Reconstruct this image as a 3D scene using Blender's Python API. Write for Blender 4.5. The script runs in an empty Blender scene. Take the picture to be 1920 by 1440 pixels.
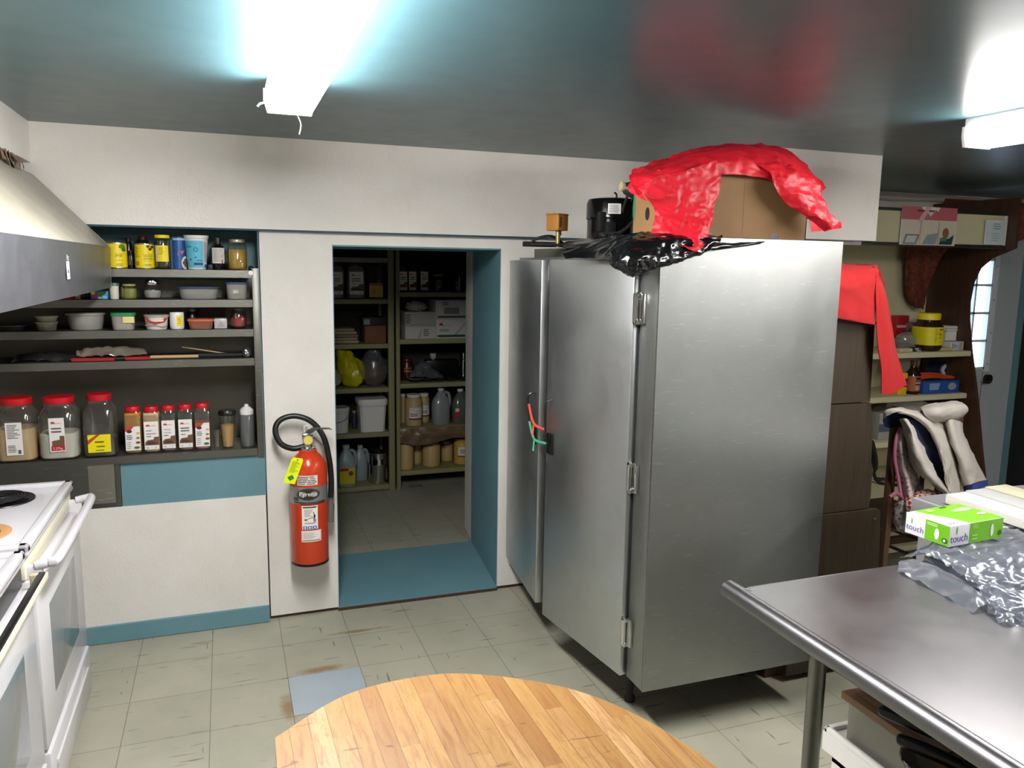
import bpy, bmesh, math, random
from mathutils import Vector, Matrix, noise
S = bpy.context.scene
COL = S.collection
PI = math.pi
# ------------------------------------------------------------------ camera
FPX, YAW, PIT, ROL, CH = 1475.7, .349705, -.148716, .015183, 1.7476
FW = Vector((math.sin(YAW)*math.cos(PIT), math.cos(YAW)*math.cos(PIT), math.sin(PIT)))
_r = FW.cross(Vector((0, 0, 1))).normalized(); _u = _r.cross(FW)
RT = _r*math.cos(ROL) + _u*math.sin(ROL); UP = _u*math.cos(ROL) - _r*math.sin(ROL)
CAM = Vector((0, 0, CH))
cd = bpy.data.cameras.new('camera'); cam = bpy.data.objects.new('camera', cd); COL.objects.link(cam)
cd.sensor_width = 36; cd.lens = FPX/1920*36; cd.clip_start = .05
cam.matrix_world = Matrix(((RT.x, UP.x, -FW.x, 0), (RT.y, UP.y, -FW.y, 0), (RT.z, UP.z, -FW.z, CH), (0, 0, 0, 1)))
S.camera = cam
# ------------------------------------------------------------------ light and exposure
S.view_settings.view_transform = 'Standard'; S.view_settings.look = 'None'
S.view_settings.gamma = 1; S.view_settings.use_curve_mapping = False
S.view_settings.exposure = 3.08
w = bpy.data.worlds.new('daylight'); S.world = w; w.use_nodes = True
w.node_tree.nodes['Background'].inputs[0].default_value = (.62, .72, .95, 1)
w.node_tree.nodes['Background'].inputs[1].default_value = 1.1
TUBE = 15.0     # emission of the fluorescent diffusers

# ------------------------------------------------------------------ measuring: pixel -> point on a plane of the room
def ray(x, y): return FW + RT*((x-960)/FPX) - UP*((y-720)/FPX)
def at(x, y, Y):
    d = ray(x, y); return CAM + d*(Y/d.y)
def atz(x, y, z):
    d = ray(x, y); return CAM + d*((z-CH)/d.z)
def atx(x, y, X):
    d = ray(x, y); return CAM + d*(X/d.x)
def pr(p):
    d = Vector(p)-CAM; z = d.dot(FW); return 960+FPX*d.dot(RT)/z, 720-FPX*d.dot(UP)/z
def xat(px, z, Y):
    py = 700
    for _ in range(6):
        p = at(px, py, Y); py = pr((p.x, Y, z))[1]
    return p.x
def fitc(p0, p1, pt, z, Y):     # centre x, half width, height of an upright thing seen between p0 and p1, standing at z
    a, b = xat(p0, z, Y), xat(p1, z, Y); cx = (a+b)/2; h = .1
    for _ in range(6):
        x, y = pr((cx, Y, z+h)); h = at(x, pt, Y).z - z
    return cx, (b-a)/2, h

# ------------------------------------------------------------------ materials
def lin(h):
    h = h.lstrip('#'); c = [int(h[i:i+2], 16)/255 for i in (0, 2, 4)]
    return tuple((v/12.92 if v <= .04045 else ((v+.055)/1.055)**2.4) for v in c) + (1,)
_mc = {}
class NT:
    def __init__(s, name):
        s.m = bpy.data.materials.new(name); s.m.use_nodes = True; s.t = s.m.node_tree
        s.b = s.t.nodes['Principled BSDF']; s.o = s.t.nodes['Material Output']; s.tc = None
    def n(s, typ, inp=None, **kw):
        nd = s.t.nodes.new(typ)
        for k, v in kw.items(): setattr(nd, k, v)
        for k, v in (inp or {}).items():
            if hasattr(v, 'is_linked') or isinstance(v, bpy.types.NodeSocket): s.t.links.new(v, nd.inputs[k])
            else: nd.inputs[k].default_value = v
        return nd
    def co(s, scale=(1, 1, 1), loc=(0, 0, 0), rot=(0, 0, 0)):
        if not s.tc: s.tc = s.n('ShaderNodeTexCoord')
        return s.n('ShaderNodeMapping', {0: s.tc.outputs['Object'], 1: loc, 2: rot, 3: scale}).outputs[0]
    def noise(s, vec, scale, detail=3, rough=.5, dist=0):
        return s.n('ShaderNodeTexNoise', {'Vector': vec, 'Scale': scale, 'Detail': detail, 'Roughness': rough, 'Distortion': dist}).outputs[0]
    def ramp(s, f, stops, interp='LINEAR'):
        r = s.n('ShaderNodeValToRGB', {0: f}); cr = r.color_ramp; cr.interpolation = interp
        while len(cr.elements) < len(stops): cr.elements.new(.5)
        for e, (p, c) in zip(cr.elements, stops):
            e.position = p; e.color = c if isinstance(c, tuple) else (lin(c) if isinstance(c, str) else (c, c, c, 1))
        return r.outputs[0]
    def mix(s, f, a, b, mode='MIX'):
        nd = s.n('ShaderNodeMix', data_type='RGBA', blend_type=mode)
        for i, v in ((0, f), (6, a), (7, b)):
            if isinstance(v, bpy.types.NodeSocket): s.t.links.new(v, nd.inputs[i])
            else: nd.inputs[i].default_value = lin(v) if isinstance(v, str) else v
        return nd.outputs[2]
    def math(s, op, a, b=0.0, c=0.0, clamp=False):
        nd = s.n('ShaderNodeMath', operation=op, use_clamp=clamp)
        for i, v in enumerate((a, b, c)):
            if isinstance(v, bpy.types.NodeSocket): s.t.links.new(v, nd.inputs[i])
            else: nd.inputs[i].default_value = v
        return nd.outputs[0]
    def set(s, **kw):
        names = dict(col='Base Color', rough='Roughness', metal='Metallic', spec='Specular IOR Level', coat='Coat Weight', coatr='Coat Roughness', normal='Normal', alpha='Alpha', trans='Transmission Weight', sheen='Sheen Weight', sss='Subsurface Weight')
        for k, v in kw.items():
            i = s.b.inputs[names[k]]
            if isinstance(v, bpy.types.NodeSocket): s.t.links.new(v, i)
            else: i.default_value = lin(v) if isinstance(v, str) else v
        return s
    def bump(s, h, st=.3, dist=.01):
        s.set(normal=s.n('ShaderNodeBump', {'Strength': st, 'Distance': dist, 'Height': h}).outputs[0]); return s

def C(hexc, rough=.5, metal=0, **kw):      # a plain coloured material with a faint procedural unevenness
    key = (hexc, rough, metal, tuple(kw.items()))
    if key in _mc: return _mc[key]
    n = NT('paint_'+hexc.lstrip('#')); v = n.noise(n.co(), 35, 2)
    c = lin(hexc)
    n.set(col=n.mix(n.math('MULTIPLY', v, .25), c, tuple(x*.78 for x in c[:3])+(1,)), rough=rough, metal=metal, **kw)
    _mc[key] = n.m; return n.m

def clear(name, tint='#ffffff', gloss=.12, rough=.05, milky=0.0, mcol='#ffffff', edge=.55):
    if name in _mc: return _mc[name]
    n = NT(name); t = n.t; t.nodes.remove(n.b)
    tr = n.n('ShaderNodeBsdfTransparent', {0: lin(tint)}).outputs[0]
    if milky:
        df = n.n('ShaderNodeBsdfDiffuse', {0: lin(mcol)}).outputs[0]
        tr = n.n('ShaderNodeMixShader', {0: milky, 1: tr, 2: df}).outputs[0]
    gl = n.n('ShaderNodeBsdfGlossy', {'Color': (1, 1, 1, 1), 'Roughness': rough}).outputs[0]
    lw = n.n('ShaderNodeLayerWeight', {0: .35}).outputs['Facing']
    f = n.math('MULTIPLY_ADD', n.math('POWER', lw, 2.0), edge, gloss*.5, clamp=True)
    mx = n.n('ShaderNodeMixShader', {0: f, 1: tr, 2: gl}).outputs[0]
    t.links.new(mx, n.o.inputs[0]); _mc[name] = n.m; return n.m

def wall_mat(name, a, b, rough=.45, stain=None):
    n = NT(name); v = n.noise(n.co(), 3.0, 5, .6)
    c = n.mix(n.ramp(v, [(.35, 0.), (.7, 1.)]), a, b)
    if stain:
        s2 = n.ramp(n.noise(n.co((1, 1, .35)), 6, 6, .7), [(.62, 0.), (.78, 1.)])
        c = n.mix(n.math('MULTIPLY', s2, .35), c, stain)
    h = n.math('ADD', n.noise(n.co(), 90, 3), n.math('MULTIPLY', n.noise(n.co(), 7, 3), 2.0))
    return n.set(col=c, rough=rough).bump(h, .25, .004).m

M_WHITE = wall_mat('white_wall_paint', '#dcd8d2', '#d2cdc6', .42, '#b5ab9c')
M_TEAL = wall_mat('teal_paint', '#628993', '#5c828c', .5)
M_DARKTEAL = wall_mat('dark_teal_paint', '#24495a', '#1e3f4e', .6)
n = NT('glossy_teal_ceiling_paint')
v = n.noise(n.co(), 2.2, 4)
n.set(col=n.mix(v, '#3f5a61', '#38525a'), rough=n.math('MULTIPLY_ADD', n.noise(n.co(), 9, 3), .10, .27), spec=.55)
n.bump(n.math('ADD', n.noise(n.co((1, .5, 1)), 3, 3), n.math('MULTIPLY', n.noise(n.co(), 60, 2), .08)), .12, .010)
M_CEIL = n.m

def tile_mat(name, base):
    n = NT(name); T = .3048
    v = n.co((1/T, 1/T, 1), (.41702/T, -3.56096/T, 0))
    br = n.n('ShaderNodeTexBrick', {'Vector': v, 'Color1': (.0, .0, .0, 1), 'Color2': (1, 1, 1, 1), 'Mortar': (.5, .5, .5, 1), 'Scale': 1.0, 'Mortar Size': .006, 'Mortar Smooth': .3, 'Bias': 0, 'Brick Width': 1.0, 'Row Height': 1.0}, offset=0.0, squash=1.0)
    c = n.mix(br.outputs[0], base[0], base[1])
    c = n.mix(n.ramp(n.noise(n.co(), 2.3, 5, .65), [(.38, 0.), (.72, .75)]), c, base[2])
    c = n.mix(n.ramp(n.noise(n.co((1, 1, 1)), 14, 6, .7), [(.5, 0.), (.85, .5)]), c, base[3])
    c = n.mix(n.math('MULTIPLY', br.outputs['Fac'], .75), c, '#5b574a')
    for sc, lo in (((2.2, 26, 1), .69), ((30, 3.0, 1), .725)):      # short dark nicks and cracks
        cr = n.ramp(n.noise(n.co(sc, (3.1, 1.7, 0)), 2.4, 2, .4), [(lo, 0.), (lo+.02, 1.)])
        c = n.mix(n.math('MULTIPLY', cr, .7), c, '#4d483d')
    # rust stains round the odd blue tile
    sep = n.n('ShaderNodeSeparateXYZ', {0: n.co()}).outputs
    for sx, sy, rx, ry in ((.18, 3.02, .05, .13), (.33, 3.285, .13, .04), (1.02, 2.72, .06, .05), (.86, 2.76, .05, .05), (.55, 3.6, .2, .02)):
        dx = n.math('DIVIDE', n.math('SUBTRACT', sep[0], sx), rx); dy = n.math('DIVIDE', n.math('SUBTRACT', sep[1], sy), ry)
        d = n.math('SQRT', n.math('ADD', n.math('MULTIPLY', dx, dx), n.math('MULTIPLY', dy, dy)))
        d = n.math('ADD', d, n.math('MULTIPLY', n.noise(n.co(), 22, 5, .7), 1.1))
        f = n.ramp(n.math('MULTIPLY', d, .5), [(.42, .75), (.72, 0.)])
        c = n.mix(f, c, '#7a5a39')
    n.set(col=c, rough=n.math('MULTIPLY_ADD', n.noise(n.co(), 6, 4), .2, .33), spec=.45)
    n.bump(n.math('SUBTRACT', n.math('MULTIPLY', n.noise(n.co(), 8, 3), .5), br.outputs['Fac']), .2, .002)
    return n.m
M_FLOOR = tile_mat('worn_vinyl_floor_tiles', ('#a19f8e', '#9a9787', '#8b8b7b', '#a09784'))

def steel(name, col='#a9abac', rough=.3, wav=.06, wscale=(3, 3, 1.2), scr=.5, streak=(4, 4, 60), metal=1.0, rv=.22):
    n = NT(name)
    big = n.noise(n.co(wscale), 1.6, 3, .55); fine = n.noise(n.co(streak), 6, 3)
    mott = n.noise(n.co(), 5, 6, .65)
    scm = n.ramp(n.noise(n.co((5, 5, 45), (0, 0, 0), (.5, .4, .2)), 3.5, 1, .3), [(.70, 0.), (.73, 1.)])
    n.set(col=n.mix(n.math('MULTIPLY', scm, scr), n.mix(mott, col, tuple(x*.8 for x in lin(col)[:3])+(1,)), '#e8e8e6'), metal=metal,
          rough=n.math('ADD', n.math('MULTIPLY', mott, rv), n.math('MULTIPLY_ADD', fine, .08, rough-.12), clamp=True))
    n.bump(n.math('ADD', n.math('MULTIPLY', big, wav*20), n.math('MULTIPLY', fine, .02)), .35, .012)
    return n.m
M_FRIDGE = steel('scuffed_fridge_steel', '#a3a5a3', .36, .03, scr=.1)
M_DOOR = steel('dull_door_steel', '#d0d3d5', .36, .03, scr=.1)
M_TOP = steel('worktop_steel', '#848386', .32, .02, (1, 1, 1), .0, (60, 5, 3))
M_SHELF = steel('shelf_steel', '#7e7d76', .40, .02, (2, 1, 1), .1, (3, 40, 40))
M_CHROME = steel('chrome', '#d6d6d6', .16, .0, scr=0, rv=.08)
M_HOOD = steel('hood_band_steel', '#a0a2ac', .36, .05, scr=.08)
M_HOODP = NT('hood_cream_sheet'); n = M_HOODP
n.set(col=n.mix(n.ramp(n.noise(n.co((1, 1, 2)), 4, 6, .7), [(.4, 0.), (.75, 1.)]), '#a29d90', '#8b8473'), rough=.4, metal=.3); M_HOODP = n.m
M_POLE = steel('grey_steel_tube', '#8b8b86', .3, 0, scr=0)

def wood(name, a, b, dark, gscale=(30, 30, 1.2), rough=.45, axis='z'):
    n = NT(name)
    v = n.noise(n.co(gscale), 1.5, 5, .6, .8); v2 = n.noise(n.co(tuple(g*4 for g in gscale)), 1.5, 2)
    c = n.mix(n.ramp(v, [(.3, 0.), (.7, 1.)]), a, b); c = n.mix(n.ramp(v2, [(.55, 0.), (.75, .6)]), c, dark)
    return n.set(col=c, rough=rough).bump(v2, .1, .002).m
M_WALNUT = wood('walnut_laminate', '#2e241a', '#3c3022', '#1d1610')
M_DKWOOD = wood('dark_stained_wood', '#3a261b', '#4c3122', '#1f140e')
M_REDWOOD = wood('red_brown_wood', '#54271a', '#6a3322', '#35170f', (2, 30, 30))
M_CHAIRWOOD = wood('chair_wood', '#4d3325', '#5e4130', '#382417')
M_CREAM = C('#cfc7a4', .5); M_CREAM2 = C('#8f8a66', .55)

n = NT('butcher_block_maple')       # strips run along the table, each its own shade
rc = n.co((1, 1, 1), (0, 0, 0), (0, 0, -.02)); sp = n.n('ShaderNodeSeparateXYZ', {0: rc}).outputs
W = .0362
ix = n.math('FLOOR', n.math('DIVIDE', sp[0], W))
joy = n.math('ADD', n.math('DIVIDE', sp[1], .62), n.math('MULTIPLY', ix, .37)); iy = n.math('FLOOR', joy)
wn = n.n('ShaderNodeTexWhiteNoise', {'Vector': n.n('ShaderNodeCombineXYZ', {0: ix, 1: iy}).outputs[0]}, noise_dimensions='3D').outputs[0]
off = n.n('ShaderNodeCombineXYZ', {0: sp[0], 1: sp[1], 2: n.math('MULTIPLY', wn, 9)}).outputs[0]
g1 = n.noise(n.n('ShaderNodeMapping', {0: off, 3: (45, 4.5, 1)}).outputs[0], 1.3, 5, .6, 1.4)
g2 = n.noise(n.n('ShaderNodeMapping', {0: off, 3: (22, 14, 1)}).outputs[0], 2.0, 3, .5, 3.0)
c = n.ramp(wn, [(.0, '#7a5026'), (.16, '#8a6333'), (.4, '#a07c48'), (.62, '#8f6a38'), (.8, '#a9875a'), (.95, '#845c2e')])
c = n.mix(n.ramp(g1, [(.45, 0.), (.72, .8)]), c, '#78481f')
c = n.mix(n.ramp(g2, [(.58, 0.), (.7, .4)]), c, '#7f502b')
c = n.mix(n.ramp(n.noise(n.co(), 2.6, 4, .6), [(.52, 0.), (.72, .45)]), c, '#87592d')
c = n.mix(n.ramp(n.noise(n.co((7, 38, 1), (0, 0, 0), (0, 0, .5)), 1.2, 2, .5, 1.0), [(.705, 0.), (.72, .6)]), c, '#553320')
fr = n.math('ABSOLUTE', n.math('SUBTRACT', n.math('FRACT', n.math('DIVIDE', sp[0], W)), .5))
ed = n.ramp(fr, [(.0, 0.), (.478, 0.), (.5, 1.)])
c = n.mix(n.math('MULTIPLY', ed, .9), c, '#3a2212')
n.set(col=c, rough=.42).bump(n.math('ADD', g1, n.math('MULTIPLY', ed, -2.)), .08, .002)
M_BUTCHER = n.m

def card(name, a='#86663f', b='#795a37'):
    n = NT(name); v = n.noise(n.co(), 6, 5)
    return n.set(col=n.mix(v, a, b), rough=.75).m
M_CARD = card('cardboard')
def fabric(name, a, b, rough=.8, sc=140, st=.15, sheen=0.):
    n = NT(name); v = n.noise(n.co(), sc, 2); v2 = n.noise(n.co(), 4, 3)
    return n.set(col=n.mix(v2, a, b), rough=rough, sheen=sheen).bump(v, st, .003).m
M_REDBAG = NT('thin_red_plastic_bag'); n = M_REDBAG
cv = n.noise(n.co((1, 1, 1)), 13, 5, .6, .8)
n.set(col=n.mix(n.noise(n.co(), 5, 3), '#c81a2a', '#ad1222'), rough=.48, spec=.3).bump(cv, .12, .01); M_REDBAG = n.m
M_REDCLOTH = fabric('red_terry_cloth', '#a31215', '#8f0e12', .95, 260, .3)
M_BLACKBAG = NT('shiny_black_bin_bag'); n = M_BLACKBAG
n.set(col='#08080a', rough=.18, spec=.6).bump(n.noise(n.co(), 14, 3, .5, .4), .3, .012); M_BLACKBAG = n.m
M_FLEECE = fabric('off_white_fleece', '#c9c2ba', '#bdb5ad', .95, 220, .25)
M_NAVY = fabric('navy_lining', '#1d2b52', '#141f3f', .8)
M_BROWNPLASTIC = NT('brown_plastic_sheet'); n = M_BROWNPLASTIC
n.set(col=n.mix(n.noise(n.co(), 9, 5), '#80694f', '#5d4835'), rough=.35).bump(n.noise(n.co(), 14, 4), .5, .02); M_BROWNPLASTIC = n.m
n = NT('pink_floral_fabric')
vo = n.n('ShaderNodeTexVoronoi', {'Vector': n.co(), 'Scale': 48.0}).outputs[0]
c = n.ramp(vo, [(.0, '#4a4048'), (.22, '#6d5f66'), (.3, '#c9bcbd'), (.6, '#d8cdcb')])
n.set(col=c, rough=.9); M_FLORAL = n.m
n = NT('red_check_fabric')
ck = n.n('ShaderNodeTexChecker', {'Vector': n.co((1, 1, 1), (0, 0, 0), (.5, .6, .2)), 'Color1': lin('#8d2630'), 'Color2': lin('#cdb7a8'), 'Scale': 45.0}).outputs[0]
n.set(col=ck, rough=.9); M_CHECK = n.m
n = NT('red_brown_lace_curtain')
n.set(col=n.mix(n.ramp(n.noise(n.co(), 40, 4, .7), [(.4, 0.), (.6, 1.)]), '#4a1d12', '#74331f'), rough=.85); M_LACE = n.m
M_POLY = clear('crinkled_clear_polythene', '#e9ebf0', .10, .22, .20, '#9a9ea8', .22)
M_GLASS = clear('clear_glass', '#f4f6f4', .16, .04)
M_PET = clear('clear_plastic_jar', '#e6e6e2', .16, .08, .06, '#b8b4ae')
M_MILKY = clear('milky_plastic', '#dcdcd8', .12, .2, .45, '#c4c2bb')
M_PANE = clear('window_glass', '#f4f8fb', .08, .02)
M_LIDRED = C('#c3101e', .4); M_BLACK = C('#0b0b0c', .35); M_MATBLACK = C('#0e0e10', .7); M_PLWHITE = C('#dcdad6', .4)
M_ENAMEL = C('#c4c2c6', .16); M_CREAMPL = C('#ddd7bc', .35)
M_LABEL = C('#dedbd8', .5); M_YEL = C('#e8cf10', .45); M_YELP = C('#e3d312', .4)
M_OVENGLASS = C('#74777a', .08)
def emis(name, col, st):
    n = NT(name); n.set(col=col); n.b.inputs['Emission Color'].default_value = lin(col); n.b.inputs['Emission Strength'].default_value = st; return n.m
M_TUBE2 = emis('lit_dimmer_fluorescent_diffuser', '#fffaf4', TUBE*.6)  # same kind of lamp, set weaker to tone down the right side
M_TUBE = emis('lit_fluorescent_diffuser', '#fffdfa', TUBE)

# ------------------------------------------------------------------ mesh builder
_txt = {}
def text_mesh(s):
    if s not in _txt:
        cu = bpy.data.curves.new('t', 'FONT'); cu.body = s; cu.resolution_u = 3
        o = bpy.data.objects.new('t', cu); me = o.to_mesh()
        _txt[s] = ([(v.co.x, v.co.y) for v in me.vertices], [tuple(p.vertices) for p in me.polygons])
        o.to_mesh_clear(); bpy.data.objects.remove(o); bpy.data.curves.remove(cu)
    return _txt[s]
class B:
    def __init__(s): s.v = []; s.f = []; s.fm = []; s.m = []
    def mi(s, m):
        if m not in s.m: s.m.append(m)
        return s.m.index(m)
    def add(s, vs, fs, m):
        o = len(s.v); i = s.mi(m); s.v += [tuple(x) for x in vs]
        for f in fs: s.f.append(tuple(o+k for k in f)); s.fm.append(i)
        return s
    def box(s, x0, x1, y0, y1, z0, z1, m, bev=0, seg=2, mat=None):
        bm = bmesh.new(); bmesh.ops.create_cube(bm, size=1)
        for v in bm.verts: v.co = Vector(((x0+x1)/2+v.co.x*(x1-x0), (y0+y1)/2+v.co.y*(y1-y0), (z0+z1)/2+v.co.z*(z1-z0)))
        if bev: bmesh.ops.bevel(bm, geom=bm.edges[:], offset=bev, segments=seg, affect='EDGES', profile=.5)
        bm.verts.index_update()
        vs = [(mat @ v.co if mat else v.co.copy()) for v in bm.verts]
        s.add(vs, [[v.index for v in f.verts] for f in bm.faces], m); bm.free(); return s
    def prism(s, poly, a0, a1, m, ax='z', bev=0):       # polygon in the plane normal to ax, extruded a0..a1
        def P(p, a): return {'z': (p[0], p[1], a), 'y': (p[0], a, p[1]), 'x': (a, p[0], p[1])}[ax]
        k = len(poly)
        if not bev:
            vs = [P(p, a0) for p in poly]+[P(p, a1) for p in poly]
            fs = [list(range(k))[::-1], list(range(k, 2*k))]+[[i, (i+1) % k, k+(i+1) % k, k+i] for i in range(k)]
            bm = bmesh.new(); bv = [bm.verts.new(v) for v in vs]
            for f in fs: bm.faces.new([bv[i] for i in f])
        else:
            bm = bmesh.new(); bv = [bm.verts.new(P(p, a)) for a in (a0, a1) for p in poly]
            bm.faces.new(bv[:k][::-1]); bm.faces.new(bv[k:])
            for i in range(k): bm.faces.new([bv[i], bv[(i+1) % k], bv[k+(i+1) % k], bv[k+i]])
            eds = [e for e in bm.edges if abs(e.calc_face_angle(0)) > .5]
            bmesh.ops.bevel(bm, geom=eds, offset=bev, segments=2, affect='EDGES', profile=.5)
        bmesh.ops.recalc_face_normals(bm, faces=bm.faces[:]); bm.verts.index_update()
        s.add([v.co.copy() for v in bm.verts], [[v.index for v in f.verts] for f in bm.faces], m); bm.free(); return s
    def lathe(s, prof, m, c=(0, 0), seg=24, p=2, sy=1, rot=0, top=None, cap=True, mat=None):
        vs = []; fs = []
        for r, z in prof:
            for k in range(seg):
                a = 2*PI*k/seg+PI/seg; q = (abs(math.cos(a))**p+abs(math.sin(a))**p)**(-1/p)
                x, y = r*q*math.cos(a), r*q*math.sin(a)*sy
                v = Vector((c[0]+x*math.cos(rot)-y*math.sin(rot), c[1]+x*math.sin(rot)+y*math.cos(rot), z)); vs.append(mat @ v if mat else v)
        for i in range(len(prof)-1):
            for k in range(seg): k2 = (k+1) % seg; fs.append([i*seg+k, i*seg+k2, (i+1)*seg+k2, (i+1)*seg+k])
        if cap:
            if prof[0][0] > 1e-5: fs.append(list(range(seg))[::-1])
            if prof[-1][0] > 1e-5: fs.append([(len(prof)-1)*seg+k for k in range(seg)])
        s.add(vs, fs, m); return s
    def tube(s, pts, r, m, seg=10, sm=0, closed=False):
        pts = [Vector(p) for p in pts]; rr = r if isinstance(r, (list, tuple)) else None
        if sm:
            q = []; R = []; n_ = len(pts)
            for i in range(n_-1):
                p0, p1, p2, p3 = pts[max(i-1, 0)], pts[i], pts[i+1], pts[min(i+2, n_-1)]
                for k in range(sm):
                    t = k/sm; q.append(.5*((2*p1)+(-p0+p2)*t+(2*p0-5*p1+4*p2-p3)*t*t+(-p0+3*p1-3*p2+p3)*t**3))
                    if rr: R.append(rr[i]*(1-t)+rr[i+1]*t)
            q.append(pts[-1]); pts = q
            if rr: rr = R+[rr[-1]]
        vs = []; fs = []; n_ = len(pts); nrm = None
        for i, p in enumerate(pts):
            d = (pts[min(i+1, n_-1)]-pts[max(i-1, 0)]).normalized()
            if nrm is None:
                nrm = d.orthogonal().normalized()
            nrm = (nrm-d*nrm.dot(d)).normalized(); bn = d.cross(nrm); q = rr[i] if rr else r
            for k in range(seg):
                a = 2*PI*k/seg; vs.append(p+nrm*math.cos(a)*q+bn*math.sin(a)*q)
        for i in range(n_-1):
            for k in range(seg): k2 = (k+1) % seg; fs.append([i*seg+k, i*seg+k2, (i+1)*seg+k2, (i+1)*seg+k])
        fs.append(list(range(seg))[::-1]); fs.append([(n_-1)*seg+k for k in range(seg)])
        s.add(vs, fs, m); return s
    def patch(s, grid, m, n=6, amp=.0, freq=8, seed=0, thick=.0015, fine=.35, anis=(1, 1, 1)):
        G = [[Vector(p) for p in row] for row in grid]
        def cr(P, t):
            k = len(P)-1; i = min(int(t*k), k-1); f = t*k-i
            p0, p1, p2, p3 = P[max(i-1, 0)], P[i], P[i+1], P[min(i+2, k)]
            return .5*((2*p1)+(-p0+p2)*f+(2*p0-5*p1+4*p2-p3)*f*f+(-p0+3*p1-3*p2+p3)*f**3)
        nu, nv = (len(G)-1)*n, (len(G[0])-1)*n
        rows = []
        for i in range(nu+1):
            cols = [cr([G[a][b] for a in range(len(G))], i/nu) for b in range(len(G[0]))]
            rows.append([cr(cols, j/nv) for j in range(nv+1)])
        def nr(i, j):
            a = rows[min(i+1, nu)][j]-rows[max(i-1, 0)][j]; b = rows[i][min(j+1, nv)]-rows[i][max(j-1, 0)]
            c = a.cross(b); return c.normalized() if c.length > 1e-12 else Vector((0, 0, 1))
        N = [[nr(i, j) for j in range(nv+1)] for i in range(nu+1)]
        out = []
        for i in range(nu+1):
            r = []
            for j in range(nv+1):
                p = rows[i][j]; d = 0
                if amp:
                    q = Vector((p.x*anis[0], p.y*anis[1], p.z*anis[2]))*freq+Vector((seed*7.3, seed*3.1, 0))
                    e1 = abs(noise.noise(q))**.75; e2 = abs(noise.noise(q*2.1+Vector((3, 1, 2))))**.8
                    e3 = abs(noise.noise(q*4.3+Vector((9, 5, 1))))
                    d = amp*(.8-2.4*e1)+amp*fine*(.8-2.6*e2)+amp*fine*.5*(.7-2.6*e3)
                r.append(p+N[i][j]*d)
            out.append(r)
        w_ = nv+1; top = [p for r in out for p in r]; bot = [out[i][j]-N[i][j]*thick for i in range(nu+1) for j in range(nv+1)]
        k = len(top); fs = []
        for i in range(nu):
            for j in range(nv):
                a = i*w_+j; fs.append([a, a+w_, a+w_+1, a+1]); fs.append([k+a, k+a+1, k+a+w_+1, k+a+w_])
        for j in range(nv):
            fs.append([j, j+1, k+j+1, k+j]); a = nu*w_+j; fs.append([a+1, a, k+a, k+a+1])
        for i in range(nu):
            a = i*w_; fs.append([a+w_, a, k+a, k+a+w_]); a = i*w_+nv; fs.append([a, a+w_, k+a+w_, k+a])
        s.add(top+bot, fs, m); return s
    def blob(s, c, r, m, amp=.2, freq=6, seed=0, seg=20, rings=12, flat=0.):     # lumpy closed shape
        vs = []; fs = []
        for i in range(rings+1):
            th = PI*i/rings
            for k in range(seg):
                a = 2*PI*k/seg; d = Vector((math.sin(th)*math.cos(a), math.sin(th)*math.sin(a), math.cos(th)))
                q = 1+amp*(1-2.4*abs(noise.noise(d*freq*.35+Vector((seed, seed*2, 0)))))+amp*.4*noise.noise(d*freq+Vector((seed, 0, 0)))
                z = d.z*q
                if flat and z < -1+flat: z = -1+flat
                vs.append((c[0]+d.x*q*r[0], c[1]+d.y*q*r[1], c[2]+z*r[2]))
        for i in range(rings):
            for k in range(seg): k2 = (k+1) % seg; fs.append([i*seg+k, (i+1)*seg+k, (i+1)*seg+k2, i*seg+k2])
        s.add(vs, fs, m); return s
    def decal(s, elems, X):
        for L, e in enumerate(elems):
            t = e[0]; m = e[-1]
            if t == 'r':
                u0, v0, u1, v1 = e[1:5]; k = max(1, min(12, int(abs(u1-u0)/.008)))
                vs = []; fs = []
                for i in range(k+1):
                    u = u0+(u1-u0)*i/k; vs += [X(u, v0, L), X(u, v1, L)]
                for i in range(k): fs.append([2*i, 2*i+2, 2*i+3, 2*i+1])
                s.add(vs, fs, m)
            elif t == 'p': s.add([X(u, v, L) for u, v in e[1]], [list(range(len(e[1])))], m)
            elif t == 'e':
                cu, cv, ru, rv = e[1:5]
                s.add([X(cu, cv, L)]+[X(cu+ru*math.cos(2*PI*k/16), cv+rv*math.sin(2*PI*k/16), L) for k in range(16)], [[0, 1+k, 1+(k+1) % 16] for k in range(16)], m)
            elif t == 't':
                vs, fs = text_mesh(e[1]); u, v, h = e[2:5]
                s.add([X(u+x*h, v+y*h, L) for x, y in vs], fs, m)
            elif t == 'l':      # lines of fine print
                u0, v0, u1, v1, cnt = e[1:6]; rnd = random.Random(cnt)
                for i in range(cnt):
                    y = v1-(v1-v0)*(i+.5)/cnt; hh = abs(v1-v0)/cnt*.22
                    s.decal([('r', u0, y-hh, u0+(u1-u0)*rnd.uniform(.55, 1), y+hh, m)], lambda a, b, k, L=L: X(a, b, L))
        return s
    def done(s, name, parent=None, sharp=38, **tags):
        me = bpy.data.meshes.new(name); me.from_pydata(s.v, [], s.f)
        for m in s.m: me.materials.append(m)
        me.polygons.foreach_set('material_index', s.fm); me.polygons.foreach_set('use_smooth', [True]*len(s.f))
        me.validate(); me.update(); me.set_sharp_from_angle(angle=math.radians(sharp))
        o = bpy.data.objects.new(name, me); COL.objects.link(o)
        if parent is not None: o.parent = parent
        for k, v in tags.items():
            if v: o[k] = v
        return o
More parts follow.
